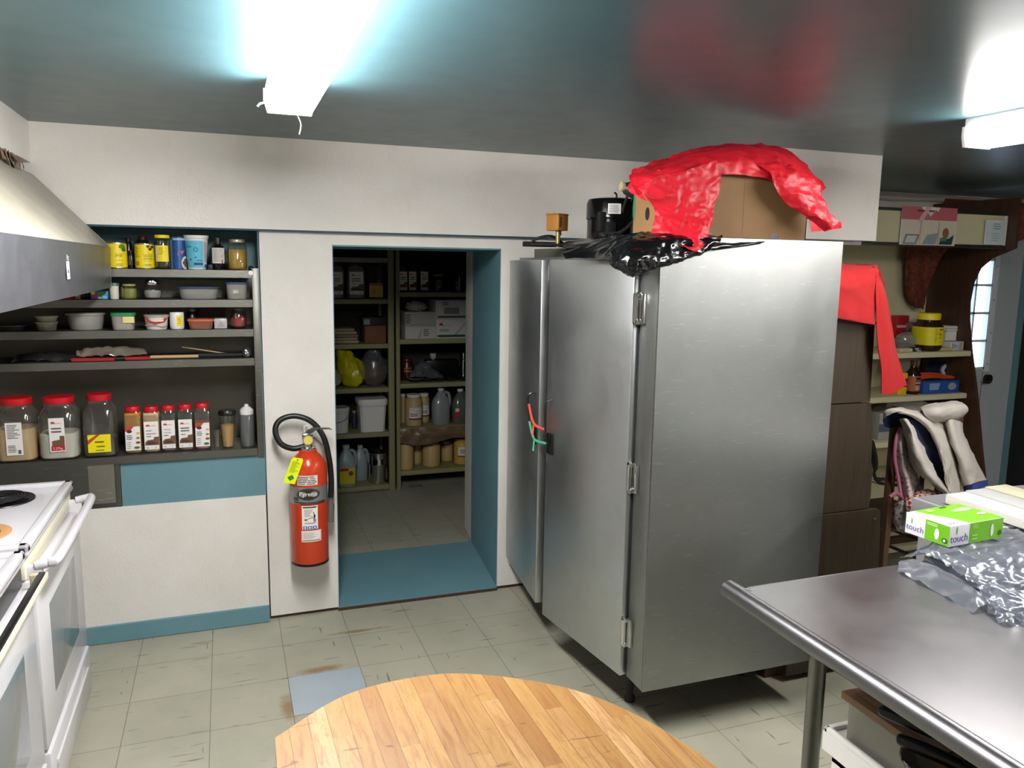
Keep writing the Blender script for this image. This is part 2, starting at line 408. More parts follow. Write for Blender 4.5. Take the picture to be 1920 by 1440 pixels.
def thing(name, label, category, loc=(0, 0, 0), rz=0, group=None):
    o = bpy.data.objects.new(name, None); COL.objects.link(o); o.location = loc; o.rotation_euler = (0, 0, rz)
    o.empty_display_size = .05; o['label'] = label; o['category'] = category
    if group: o['group'] = group
    return o
def struct(name, b): return b.done(name, kind='structure')
def flatX(o, U, V, N=None, k=.0004):
    o, U, V = Vector(o), Vector(U).normalized(), Vector(V).normalized(); N = U.cross(V) if N is None else Vector(N)
    return lambda u, v, L: o+U*u+V*v+N*(k*(L+1))
def cylX(r, z0=0, c=(0, 0), a0=-PI/2, k=.0004, taper=0, zt=1):
    def f(u, v, L):
        a = a0+u/r; q = r+k*(L+1)+taper*(v/zt); return Vector((c[0]+q*math.cos(a), c[1]+q*math.sin(a), z0+v))
    return f

def setloc(o, loc): o.location = loc; return o
# ------------------------------------------------------------------ the setting
ZC = 2.305
struct('floor', B().box(-1.35, 6.6, -2.7, 6.7, -.06, 0, M_FLOOR))
struct('ceiling', B().box(-1.35, 6.6, -2.7, 4.6, ZC, ZC+.06, M_CEIL))
# back wall: pier and lower wall of the niche, doorway pier, soffit
struct('wall_back_niche', B().box(-1.35, .150, 3.845, 4.3, 0, .640, M_WHITE).box(-1.35, .150, 4.14, 4.3, .64, 1.895, M_TEAL)
       .box(.150, .153, 3.846, 4.14, .64, 1.89, M_TEAL))
struct('wall_back_pier', B().prism([(.157, 3.855), (.487, 3.86), (.44, 4.58), (.157, 4.58)], .018, 1.895, M_WHITE))
struct('trim_1', B().box(.15, .49, 3.87, 3.9, 0, .02, M_DKWOOD).box(1.34, 1.6, 3.868, 3.9, 0, .018, M_DKWOOD))
struct('wall_back_lintel', B().box(.487, 1.338, 3.86, 4.58, 1.835, 1.895, M_WHITE))
struct('wall_back_right_pier', B().prism([(1.338, 3.86), (3.03, 3.86), (3.03, 4.62), (1.45, 4.86), (1.413, 4.60)], .018, 1.895, M_WHITE))
struct('trim_2', B().prism([(1.334, 3.862), (1.3395, 3.862), (1.4145, 4.58), (1.409, 4.58)], 0.02, 1.833, M_TEAL)
       .box(.49, 1.41, 3.862, 4.58, 1.828, 1.8355, M_TEAL).prism([(.4865, 3.862), (.491, 3.862), (.445, 4.58), (.44, 4.58)], .02, 1.833, M_TEAL))
struct('trim_3', B().prism([(.485, 3.862), (1.335, 3.855), (1.41, 4.575), (.45, 4.58)], .0, .022, M_TEAL, bev=.004)
       .prism([(.485, 3.852), (1.335, 3.845), (1.335, 3.856), (.485, 3.863)], 0.0, .012, M_DKWOOD))
struct('wall_back_soffit', B().box(-1.35, 2.26, 3.82, 4.62, 1.897, ZC, M_WHITE).box(2.25, 3.03, 3.10, 4.62, 1.897, ZC, M_WHITE)
       .box(-1.35, 2.25, 3.822, 3.86, 1.889, 1.898, M_DARKTEAL))
struct('baseboard_back', B().prism([(-1.3, .003), (.15, .003), (.15, .083), (-1.3, .083)], 3.828, 3.846, M_TEAL, 'y', bev=.003))
struct('wall_left', B().box(-1.4, -1.28, -2.7, 4.3, 0, ZC, M_WHITE))
struct('wall_left_bulkhead', B().prism([(-1.3, 2.10), (-.73, 2.085), (-.73, ZC), (-1.3, ZC)], -2.7, 3.62, M_WHITE, 'y')
       .prism([(-1.3, 2.14), (-.731, 2.14), (-.731, ZC), (-1.3, ZC)], 3.62, 3.82, M_WHITE, 'y'))
b = B()      # torn paper edge of the boxing above the hood
rnd = random.Random(4)
for i in range(9):
    y = 3.60-i*.05; d = .035+.03*rnd.random(); b.patch([[(-.727, y, 2.135), (-.722, y-.06, 2.135)], [(-.71-.02*rnd.random(), y-.01, 2.13-d), (-.705, y-.055, 2.14-d)]], C('#7b6450', .8), 2, .006, 30, i)
struct('trim_4', b)
# pantry shell behind the doorway
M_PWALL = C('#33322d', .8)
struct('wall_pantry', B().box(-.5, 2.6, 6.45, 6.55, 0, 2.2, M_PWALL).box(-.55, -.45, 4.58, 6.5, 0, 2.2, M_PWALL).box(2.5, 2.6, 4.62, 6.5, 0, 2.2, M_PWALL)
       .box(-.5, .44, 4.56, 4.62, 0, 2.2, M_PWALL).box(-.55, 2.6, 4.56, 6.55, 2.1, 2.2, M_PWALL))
# the deeper bay at the right with the outside door
YB = 4.44
struct('wall_right', B().box(6.45, 6.6, -2.7, 4.5, 0, ZC, C('#2b2a2c', .7)))
struct('wall_front', B().box(-1.35, 6.6, -2.7, -2.6, 0, ZC, M_WHITE))
b = B()
b.patch([[(3.03, YB-.01, 2.30), (4.2, YB-.01, 2.305), (5.2, YB-.01, 2.30), (6.2, YB-.01, 2.30)], [(3.03, YB-.035, 2.27), (4.2, YB-.05, 2.262), (5.2, YB-.04, 2.268), (6.2, YB-.04, 2.265)], [(3.03, YB-.01, 2.25), (4.2, YB-.015, 2.24), (5.2, YB-.01, 2.25), (6.2, YB-.01, 2.25)]], C('#bdb8b0', .7), 10, .006, 6, 3)
struct('trim_5', b)
# door
M_DOORG = C('#a9b0b4', .4)
b = B().box(4.82, 4.95, YB-.035, YB+.01, 0, 2.05, M_DOORG).box(5.455, 5.618, YB-.035, YB+.01, 0, 2.05, M_DOORG).box(4.94, 5.46, YB-.035, YB+.01, 0, 1.02, M_DOORG).box(4.94, 5.46, YB-.035, YB+.01, 1.86, 2.05, M_DOORG)
door = struct('door_1', b)
mb = B()
for z in (1.02, 1.23, 1.44, 1.65, 1.84): mb.box(4.95, 5.46, YB-.048, YB-.02, z, z+.018, C('#c9ced2', .4))
for x in (4.95, 5.12, 5.28, 5.44): mb.box(x, x+.018, YB-.048, YB-.02, 1.02, 1.86, C('#c9ced2', .4))
mb.box(5.45, 5.50, YB-.052, YB-.034, 1.0, 1.88, C('#c9ced2', .4))
for z in (1.06, 1.3, 1.55, 1.8): mb.tube([(5.475, YB-.05, z), (5.475, YB-.057, z)], .005, C('#6d7175', .4), 8)
mb.done('window_frame', door)
B().box(4.96, 5.45, YB-.012, YB-.006, 1.03, 1.86, M_PANE).done('window_pane', door)
h = at(1853, 711, YB-.06)
B().tube([(h.x+.01, YB-.035, h.z), (h.x+.01, YB-.062, h.z)], .036, C('#3a362f', .35, .8), 18).tube([(h.x+.01, YB-.06, h.z), (h.x-.01, YB-.085, h.z-.008), (h.x-.075, YB-.085, h.z-.018)], .011, C('#3a362f', .35, .8), 8, 3).done('door_handle', door)
struct('trim_6', B().box(5.624, 5.70, YB-.03, YB+.01, 0, 2.12, M_DOORG).box(5.70, 5.775, YB-.022, YB+.005, 0, 2.12, M_DOORG).box(5.617, 5.625, YB-.02, YB, 0, 2.1, C('#5a4438', .7))
       .box(4.78, 5.775, YB-.03, YB+.01, 2.055, 2.13, M_DOORG).box(4.74, 4.82, YB-.03, YB+.01, 0, 2.12, M_DOORG).box(5.775, 5.84, YB-.025, YB+.005, 0, 2.2, M_TEAL))
struct('wall_back_bay', B().box(3.03, 4.80, YB, YB+.12, 0, ZC, M_WHITE).box(4.80, 5.66, YB, YB+.12, 2.07, ZC, M_WHITE).box(5.66, 6.6, YB, YB+.12, 0, ZC, M_WHITE))
struct('wall_bay_opening_shade', B().box(5.845, 5.90, 2.2, YB-.03, 0, ZC, C('#17171a', .8)))  # near-black colour stands in for the shade of an opening past the door
# odd grey-blue tile let into the floor
T = .3048; x0, y0 = -.41702+2*T, 3.56096-T
struct('floor_tile_blue', B().box(x0+.002, x0+T-.002, y0-T+.002, y0-.002, -.01, .0012, wall_mat('blue_grey_floor_tile', '#98a3ab', '#8f999f', .4)))

# ------------------------------------------------------------------ ceiling lights
def light(name, label, x0, x1, y0, y1, M_T=M_TUBE):
    t = thing(name, label, 'ceiling light', ((x0+x1)/2, (y0+y1)/2, ZC), 0, None)
    w_, l = (x1-x0)/2, (y1-y0)/2
    B().box(-w_*.86, w_*.86, -l, l, -.045, 0, C('#d8d6d8', .35), .003).done('housing', t)
    B().prism([(-w_*.98, -.04), (-w_, -.06), (-w_*.86, -.098), (w_*.86, -.098), (w_, -.06), (w_*.98, -.04)], -l+.012, l-.012, M_T, 'y', bev=.004).done('diffuser', t, label='glowing white diffuser')
    e = B()
    for s_ in (-1, 1): e.prism([(-w_*1.02, -.03), (-w_*1.02, -.065), (-w_*.88, -.102), (w_*.88, -.102), (w_*1.02, -.065), (w_*1.02, -.03)], s_*(l-.006)-.006, s_*(l-.006)+.006, C('#dcd9d4', .4), 'y')
    e.done('end_cap', t)
    return t
L1 = light('ceiling_light', 'lit fluorescent ceiling light nearest the hood, cobweb at its far end', .135, .285, 1.42, 2.64)
B().tube([(.02, .605, -.095), (.035, .62, -.125), (.03, .63, -.155)], .0016, C('#b9b6b0', .8), 5, 4).tube([(-.06, .6, -.07), (-.085, .6, -.075), (-.095, .6, -.085)], .003, C('#cfccc8', .8), 5, 3).done('cobweb', L1)
light('ceiling_light', 'lit fluorescent ceiling light over the steel worktable at right edge', 2.56, 2.70, 1.02, 2.25, M_TUBE2)
# extra fixture of the same make, added unseen behind the camera to light the room
light('ceiling_light', 'extra fluorescent ceiling light added out of view behind the camera to light the room', 3.9, 4.04, -1.4, -.18)

# ------------------------------------------------------------------ range hood
t = thing('range_hood', 'large range hood, cream slanted top and steel front band, over the ranges', 'range hood', (-.46, 2.6, 1.63))
Y0, Y1 = -1.6, 1.2
B().prism([(0, 0), (.008, .172), (-.004, .172), (-.012, .0)], Y0, Y1, M_HOOD, 'y', bev=.0015).done('front_band', t)
B().prism([(.004, .174), (-.265, .462), (-.272, .458), (-.004, .170)], Y0, Y1, M_HOODP, 'y').done('sloped_panel', t, label='cream sloped sheet')
B().prism([(.001, 0), (.008, .172), (-.265, .462), (-.78, .462), (-.78, 0)], Y1-.004, Y1, M_HOODP, 'y').done('end_panel', t)
B().box(-.80, -.01, Y0, Y1-.01, .004, .02, C('#6d6a64', .5, .6)).box(-.80, -.78, Y0, Y1-.01, .02, .46, C('#6d6a64', .5, .6)).done('underside', t)
st = B()
p = atx(128, 505, -.452)
X = flatX((.0065, p.y-2.6-.02, p.z-1.63-.03), (0, 1, 0), (.0, 0, 1), (1, 0, 0))
st.decal([('r', 0, 0, .05, .055, M_LABEL), ('r', .012, .018, .038, .03, C('#5b64a8')), ('r', .012, .058, .018, .075, C('#cfcfd2')), ('r', .03, .058, .036, .07, C('#cfcfd2'))], X)
st.done('sticker', t, label='small white sticker with blue print')

# ------------------------------------------------------------------ ranges
def coil(b, cx, cy, z, r, m):
    pts = []
    for i in range(int(r/.011)*16):
        a = i/16*2*PI; q = .014+i/16*.0105
        if q > r-.012: break
        pts.append((cx+q*math.cos(a), cy+q*math.sin(a), z+.012))
    b.tube(pts, .0042, m, 6)
    b.tube([(cx-r+.01, cy, z+.004), (cx+r-.01, cy, z+.004)], .003, m, 5).tube([(cx, cy-r+.01, z+.004), (cx, cy+r-.01, z+.004)], .003, m, 5)
def make_range(label, yc, dark):
    t = thing('electric_range', label, 'stove', (-.575, yc, 0))
    h = .378
    B().box(-.64, -.03, -h, h, .10, .875, M_ENAMEL, .004).box(-.6, -.06, -h+.02, h-.02, 0, .10, M_BLACK).done('body', t)
    b = B().box(-.66, 0, -h, h, .872, .898, M_ENAMEL, .008, 3)
    for (a0, a1, c0, c1) in ((-.66, 0, -h, -h+.035), (-.66, 0, h-.035, h), (-.032, 0, -h, h), (-.66, -.62, -h, h)): b.box(a0, a1, c0, c1, .88, .910, M_ENAMEL, .008, 3)
    b.done('cooktop', t)
    B().box(-.70, -.66, -h, h, .6, 1.07, M_ENAMEL, .01).done('backguard', t)
    for (bx, by, r) in ((-.20, .19, .098), (-.20, -.19, .075), (-.46, .19, .075), (-.46, -.19, .098)):
        bb = B(); bb.lathe([(r+.012, .899), (r+.010, .903), (r, .902), (r*.7, .899), (.01, .898)], M_BLACK, (bx, by), 32)
        coil(bb, bx, by, .900, r, C('#19191b', .45))
        bb.done('burner', t)
    if not dark:
        g = B(); g.lathe([(.118, .8985), (.117, .8992), (.09, .8992)], C('#b98a5a', .6), (-.20, -.19), 28); g.done('rust_ring', t, label='rusty ring round the burner')
    # front
    B().box(-.032, -.012, -h+.004, h-.004, .80, .872, M_CREAMPL if not dark else M_BLACK, .004).done('front_panel', t, label='cream vent strip' if not dark else 'black vent strip')
    d = B().box(-.03, .012, -h+.006, h-.006, .245, .795, M_ENAMEL, .006).done('oven_door', t)
    B().box(.011, .0135, -.22, .22, .36, .66, M_OVENGLASS, .001).done('oven_window', d, label='grey glass window')
    if not dark:
        B().tube([(.012, h-.03, .835), (.045, h-.032, .842), (.066, h-.06, .845), (.068, 0, .845), (.066, -h+.06, .845), (.045, -h+.032, .842), (.012, -h+.03, .835)], .0155, M_ENAMEL, 12, 5).done('door_handle', d)
        for s_ in (-1, 1): B().box(-.03, .03, s_*(h-.03)-.012, s_*(h-.03)+.012, .77, .84, M_ENAMEL, .008).done('handle_bracket', d)
    else:
        B().box(.03, .05, -h+.02, h-.004, .815, .84, M_BLACK, .004).box(.012, .04, h-.03, h-.01, .79, .84, C('#b9a98c', .5), .003).box(.012, .04, -h+.02, -h+.04, .79, .84, M_BLACK, .003).done('door_handle', d, label='black bar with a cream face')
        B().box(.0505, .056, -h+.02, h-.004, .818, .838, M_CREAMPL, .002).done('handle_strip', d)
    w_ = B().box(-.03, .018, -h+.006, h-.006, .045, .235, M_ENAMEL, .006).done('drawer', t)
    B().box(.017, .024, -h+.07, h-.07, .15, .175, M_ENAMEL, .003).done('drawer_pull', w_)
    if dark: B().box(.02, .045, -h+.12, h-.1, .185, .215, M_BLACK, .003).done('drawer_handle', w_, label='black drawer handle')
    return t
make_range('white electric range with coil burners next to the back wall', 2.955, False)
make_range('white electric range with black-edged door handle, nearest the camera', 2.165, True)

# ------------------------------------------------------------------ steel shelves in the niche
Z = []
for py in (507, 562, 617, 671.5, 841): Z.append(at(471, py, 3.83).z)
SHX = .118
names = ['uppermost stainless shelf in the niche, carrying yellow tins and jars', 'second stainless shelf down in the niche, with the round glass jar', 'middle stainless shelf in the niche, with tubs and bowls', 'fourth stainless shelf down, holding utensils in plastic bags', 'lowest stainless shelf in the niche, carrying red-lidded jars']
for i, z in enumerate(Z):
    s_ = thing('steel_shelf', names[i], 'shelf', (-.6, 3.83, z))
    B().box(-.66, SHX+.6, 0.003, .29, -.004, -.0005, M_SHELF).done('shelf_board', s_)
    B().prism([(0, -.0005), (0, -.034), (.012, -.034), (.012, -.031), (.003, -.031), (.003, -.0005)], -.66, SHX+.6, M_SHELF, 'x').done('front_lip', s_)
    if i == 0: B().tube([(.715, -.002, -.012), (.715, -.006, -.012)], .011, C('#cfcdc8', .3, .6), 12).done('rivet', s_)
    if i == 4: B().box(-.66, .105, .0, .0025, -.215, -.034, M_SHELF).box(-.0, .105, -.0025, .0, -.21, -.034, steel('mottled_steel_flap', '#b2ada3', .4, .02)).done('splash_flap', s_, label='grey metal flap hanging below the shelf')
post = thing('steel_post', 'narrow vertical steel strip at right end of the niche shelves', 'shelf post', (.1375, 3.84, 0))
B().box(-.018, .012, -.006, .0, .835, 1.72, M_SHELF, .001).box(.008, .0115, 0, .28, .835, 1.72, M_SHELF).done('strip', post)
B().box(-1.27, .148, 4.125, 4.138, .66, 1.66, steel('dull_back_sheet', '#6a675e', .42, .02, scr=.0)).done('trim_8', kind='structure')
# ------------------------------------------------------------------ fridge
t = thing('reach_in_fridge', 'tall two-door stainless steel fridge with dented side panel, doors ajar', 'refrigerator', (1.394, 2.378, 0))
B().box(.03, .765, .003, 1.44, .205, 1.79, C('#8f9190', .4, .7)).box(.11, .765, .003, 1.44, 1.79, 1.835, C('#5a5c50', .6)).done('cabinet', t)
b = B(); rows = []
# dented side panel, a gently wavy sheet facing the worktable
for i in range(9):
    row = []
    for j in range(9):
        x = .769*i/8; z = .2+1.655*j/8
        row.append((x, -.003+.0035*noise.noise(Vector((x*3, z*2, 0)))*(1 if 0 < i < 8 and 0 < j < 8 else 0), z))
    rows.append(row)
b.patch(rows, M_FRIDGE, 3, thick=-.006)
b.done('side_panel', t, sharp=60)
B().box(0, .006, .0, .115, .2, 1.855, M_FRIDGE, .001).box(.764, .769, 0, 1.44, .2, 1.855, M_FRIDGE).box(0.0, .769, .004, .02, 1.79, 1.855, M_FRIDGE).done('corner_post', t)
B().box(.004, .765, 0.01, 1.43, .2, .21, C('#4a4a48', .5, .5)).done('bottom_pan', t)
for (x, y) in ((.10, .26), (.66, .30), (.10, 1.30), (.66, 1.30)):
    B().lathe([(.022, 0), (.022, .02), (.014, .03), (.014, .2)], C('#2a2624', .5, .5), (x, y), 14).done('leg', t)
# doors are single parts: slab mesh with gasket, handle and hinges below it
def door_part(px, py, w_, ang, sgn):
    M_ = Matrix.Translation((px, py, 0)) @ Matrix.Rotation(ang, 4, 'Z')
    y0, y1 = (0, w_) if sgn > 0 else (-w_, 0)
    b = B().box(-.036, 0, y0, y1, .2, 1.777, M_DOOR, .0035, 2, mat=M_)
    d = b.done('door', t)
    B().box(0, .016, y0+.03, y1-.03, .23, 1.75, C('#2c2c2c', .7), mat=M_).done('gasket', d)
    ye = y1-.045 if sgn > 0 else y0+.045
    B().tube([M_ @ Vector(q) for q in ((-.036, ye, 1.185), (-.070, ye-.005*sgn, 1.175), (-.072, ye-.005*sgn, 1.12), (-.06, ye, 1.02), (-.036, ye, .985))], .0045, C('#3b3d3e', .3, .8), 8, 4).done('handle', d, label='thin bent wire handle')
    B().box(-.046, -.036, ye-.022, ye+.022, .95, 1.04, M_BLACK, .003, mat=M_).done('latch', d, label='black latch plate')
    return d, M_, ye
d1, MM1, ye1 = door_part(.010, .128, .60, math.radians(7.6), 1)
d2, MM2, ye2 = door_part(.010, 1.43, .60, math.radians(-6.3), -1)
def ribbon(c1, c2, m, label):
    b = B(); p, q = MM1 @ Vector(c1), MM2 @ Vector(c2); mid = (p+q)/2+Vector((-.012, 0, -.03))
    b.tube([p, mid, q], .006, m, 6, 4).tube([mid, mid+Vector((-.01, -.015, -.05))], .004, m, 6); b.done('ribbon', t, label=label)
ribbon((-.07, ye1, 1.06), (-.07, ye2, 1.13), C('#d9483c', .6), 'red tie joining the handles')
ribbon((-.066, ye1, 1.0), (-.066, ye2, 1.05), C('#3fa277', .6), 'green tie joining the handles')
for z in (.385, .985, 1.605):
    b = B().box(-.012, .0, .080, .150, z-.055, z+.055, M_CHROME, .004).tube([(-.022, .113, z-.05), (-.022, .113, z+.05)], .010, M_CHROME, 12)
    b.box(-.026, -.006, .098, .128, z+.04, z+.058, M_CHROME, .004).box(-.026, -.006, .098, .128, z-.058, z-.04, M_CHROME, .004).done('hinge', t, label='chrome hinge')

# ------------------------------------------------------------------ on top of the fridge
ZT = 1.858
t = thing('cardboard_box', 'brown cardboard carton on top of the fridge under a red plastic bag', 'box', (1.455, 2.50, ZT))
W_, D_, H_ = .645, .19, .232
b = B().box(0, W_, 0, .004, 0, H_, M_CARD).box(0, W_, D_-.004, D_, 0, H_, M_CARD).box(0, .004, 0, D_, 0, H_, M_CARD).box(W_-.004, W_, 0, D_, 0, H_, M_CARD).box(0, W_, 0, D_, 0, .004, M_CARD)
b.box(W_*.55, W_*.551+.001, -.0008, 0, 0.02, H_, C('#8a6a45', .8)); b.done('carton', t)
X = flatX((0, 0, 0), (1, 0, 0), (0, 0, 1), (0, -1, 0)); X2 = flatX((0, D_, 0), (0, -1, 0), (0, 0, 1), (-1, 0, 0))
for hx in (.21, .50): B().decal([('p', [(hx+.02*math.cos(a), .022*abs(math.sin(a))+.004) for a in [PI*k/10 for k in range(11)]], M_BLACK)], X).done('hand_hole', t)
B().decal([('e', .11, .085, .016, .024, M_BLACK)], X2).done('hand_hole', t)
B().decal([('e', .01, .11, .010, .05, C('#2f6b46', .6))], X2).done('printing', t)

t = thing('red_plastic_bag', 'crumpled bright red plastic bag draped over the carton on the fridge', 'plastic bag', (0, 0, 0))
b = B()
# hanging flap at the left over the front, crown across the back, tail down at the right
def A3(l): return [at(x, y, Y) for x, y, Y in l]
b.patch([A3([(1186, 318, 2.72), (1238, 300, 2.72), (1330, 274, 2.68), (1440, 272, 2.70), (1500, 300, 2.70), (1548, 352, 2.70)]),
         A3([(1180, 332, 2.62), (1246, 312, 2.58), (1335, 281, 2.56), (1432, 280, 2.58), (1492, 308, 2.58), (1540, 362, 2.58)]),
         A3([(1182, 340, 2.51), (1256, 318, 2.475), (1338, 302, 2.47), (1410, 302, 2.49), (1472, 322, 2.48), (1533, 382, 2.48)]),
         A3([(1194, 364, 2.455), (1262, 338, 2.44), (1338, 328, 2.455), (1402, 330, 2.47), (1462, 345, 2.46), (1530, 400, 2.45)])], M_REDBAG, 14, .007, 11, 1, .001, fine=.5)
b.patch([A3([(1196, 352, 2.46), (1235, 330, 2.44), (1290, 318, 2.44), (1345, 300, 2.44)]),
         A3([(1215, 372, 2.44), (1260, 372, 2.425), (1300, 370, 2.42), (1352, 345, 2.44)]),
         A3([(1228, 400, 2.44), (1262, 408, 2.41), (1305, 405, 2.40), (1342, 385, 2.43)]),
         A3([(1222, 440, 2.43), (1265, 445, 2.38), (1305, 440, 2.36), (1332, 425, 2.39)]),
         A3([(1248, 452, 2.39), (1275, 462, 2.34), (1305, 472, 2.33), (1328, 452, 2.35)])], M_REDBAG, 16, .007, 12, 5, .001, fine=.5)
b.patch([A3([(1398, 300, 2.50), (1440, 300, 2.50), (1480, 308, 2.52)]),
         A3([(1440, 322, 2.46), (1480, 322, 2.44), (1525, 335, 2.48)]),
         A3([(1452, 350, 2.44), (1492, 352, 2.42), (1540, 362, 2.46)]),
         A3([(1478, 385, 2.43), (1516, 385, 2.40), (1552, 392, 2.44)]),
         A3([(1518, 412, 2.42), (1545, 412, 2.38), (1572, 415, 2.42)]),
         A3([(1545, 432, 2.42), (1562, 430, 2.40), (1576, 428, 2.42)])], M_REDBAG, 16, .007, 13, 9, .001, fine=.5)
b.patch([A3([(1515, 395, 2.52), (1545, 400, 2.52), (1572, 418, 2.52)]), A3([(1520, 435, 2.52), (1548, 432, 2.52), (1574, 428, 2.52)])], M_REDBAG, 8, .006, 10, 3, .001)
b.patch([A3([(1182, 340, 2.60), (1200, 335, 2.55)]), A3([(1178, 352, 2.58), (1205, 358, 2.50)]), A3([(1185, 362, 2.56), (1215, 378, 2.48)])], M_REDBAG, 6, .006, 12, 2, .001)
b.done('bag_sheet', t, sharp=80)

t = thing('black_bin_bag', 'shiny black bin bag spread under the carton, hanging over the fridge corner', 'plastic bag', (0, 0, 0))
b = B()
b.patch([A3([(1066, 450, 3.05), (1110, 446, 3.0), (1170, 440, 2.85), (1250, 448, 2.62)]),
         A3([(1056, 462, 2.95), (1108, 452, 2.86), (1172, 446, 2.66), (1262, 452, 2.42)]),
         A3([(1055, 474, 2.85), (1108, 470, 2.74), (1170, 464, 2.50), (1270, 460, 2.36)]),
         A3([(1060, 485, 2.82), (1112, 484, 2.68), (1165, 484, 2.42), (1290, 462, 2.34)])], M_BLACKBAG, 14, .005, 8, 2, .001, fine=.25)
b.patch([A3([(1150, 440, 2.62), (1185, 438, 2.52), (1240, 436, 2.44), (1300, 438, 2.43), (1355, 442, 2.43)]),
         A3([(1145, 452, 2.55), (1182, 448, 2.41), (1240, 445, 2.36), (1300, 446, 2.36), (1352, 449, 2.362)]),
         A3([(1142, 470, 2.46), (1180, 464, 2.335), (1240, 462, 2.335), (1295, 460, 2.34), (1345, 460, 2.352)]),
         A3([(1143, 490, 2.40), (1178, 494, 2.31), (1230, 488, 2.315), (1285, 478, 2.33), (1330, 470, 2.35)]),
         A3([(1152, 503, 2.385), (1180, 512, 2.315), (1222, 506, 2.32), (1272, 489, 2.335), (1315, 476, 2.352)]),
         A3([(1164, 511, 2.385), (1184, 521, 2.335), (1213, 513, 2.34), (1258, 494, 2.35), (1300, 480, 2.36)])], M_BLACKBAG, 14, .005, 13, 4, .001, fine=.6)
b.patch([A3([(1325, 446, 2.42), (1380, 447, 2.42), (1440, 449, 2.44)]), A3([(1330, 458, 2.36), (1375, 457, 2.362), (1435, 453, 2.365)]), A3([(1335, 470, 2.352), (1375, 465, 2.358), (1425, 458, 2.362)])], M_BLACKBAG, 10, .003, 16, 6, .001)
b.box(1.46, 2.10, 2.46, 2.80, ZT-.007, ZT-.002, M_BLACKBAG, .002)
b.done('bag_sheet', t, sharp=80)

# refrigeration plant behind
cx, r, h = fitc(1102, 1186, 372, 1.836, 3.3)
t = thing('compressor', 'glossy black round fridge compressor standing on top of the fridge', 'compressor', (cx, 3.3, 1.836))
GB = C('#0a0a0c', .14)
B().lathe([(r*.7, 0), (r*.96, .012), (r*.96, h*.56), (r, h*.575), (r*1.01, h*.6), (r, h*.63), (r*1.0, h*.88), (r*.93, h*.97), (r*.6, h), (0, h*1.01)], GB, seg=40).done('shell', t)
b = B(); b.decal([('r', -.03, h*.66, .028, h*.86, M_LABEL), ('l', -.024, h*.68, .022, h*.84, 5, C('#77736c'))], cylX(r*1.004, a0=-PI/2-.35)); b.done('label_plate', t, label='white data label')
B().box(-r*.92, -r*.6, -r*.8, -r*.55, h*.3, h*.7, M_MATBLACK, .006).box(-r*.7, -r*.3, -r*1.04, -r*.8, h*.25, h*.5, M_MATBLACK, .006).done('terminal_box', t)
B().tube([(-r*.8, -r*.9, h*.28), (-.02, -r*1.15, h*.3), (r*.5, -r*1.2, h*.62), (r*1.0, -r*.9, h*1.02), (r*1.4, -r*.5, h*1.15)], .008, M_MATBLACK, 8, 5).tube([(-r*.4, -r*1.0, .03), (r*.2, -r*1.15, h*.2), (r*.9, -r*.9, h*.55), (r*1.3, -r*.4, h*.75)], .006, M_MATBLACK, 8, 5).tube([(r*.2, 0, h), (r*.2, 0, h*1.08), (r*.1, 0, h*1.12)], .004, M_MATBLACK, 6, 3).done('hose', t)
p = at(1175, 353, 3.12)
t = thing('filter_canister', 'grey cylinder with a brass end cap, lying above the compressor', 'filter drier', p)
B().tube([(-.028, .0, .008), (-.018, 0, .007), (-.015, 0, .007)], .02, C('#c9b98e', .4), 14).done('end_cap', t, label='pale brass cap')
B().tube([(-.016, 0, .007), (-.01, 0, .005), (.005, 0, 0), (.09, .02, -.03), (.105, .02, -.035)], [.012, .02, .03, .03, .015], C('#4a4b4b', .35, .5), 16).done('canister', t)
B().tube([(.02, .03, -.03), (.02, .08, -.12), (.02, .09, -.24)], .006, C('#3a3a3a', .4, .5), 8, 3).done('pipe', t)
p = at(1048, 418, 3.35)
t = thing('pressure_switch', 'small square orange-brown control box on a stub pipe, above the fridge', 'control box', (p.x, 3.35, p.z-.035), .5)
B().box(-.042, .030, -.03, .04, 0, .072, C('#a8702c', .45), .003).box(-.044, .032, -.032, .042, .068, .075, C('#8f5e26', .45), .002).done('case', t)
B().box(-.036, -.02, -.0315, -.03, .015, .06, C('#6d4a20', .5)).done('dial', t)
B().tube([(-.005, 0, -.075), (-.005, 0, 0)], .011, C('#9a8a5c', .4, .6), 10).tube([(.02, .01, -.02), (.02, .01, 0)], .008, C('#b9b6a8', .4, .6), 8).done('stub_pipe', t)
p0, p1 = at(985, 466, 3.45), at(1030, 455, 3.3)
t = thing('cable_loop', 'coiled black cable lying at the back left of the fridge top', 'cable', (p0.x, 3.4, 1.84))
B().tube([(0.0, 0, .006), (.03, -.03, .035), (.09, -.04, .045), (.15, -.02, .02), (.17, .03, .006), (.10, .03, .006), (.0, .0, .008), (.05, -.05, .006), (.16, -.08, .006)], .006, M_MATBLACK, 8, 5).done('cable', t)
B().tube([(-.03, .0, .008), (.18, -.02, .008)], .012, M_MATBLACK, 8).done('plug', t)

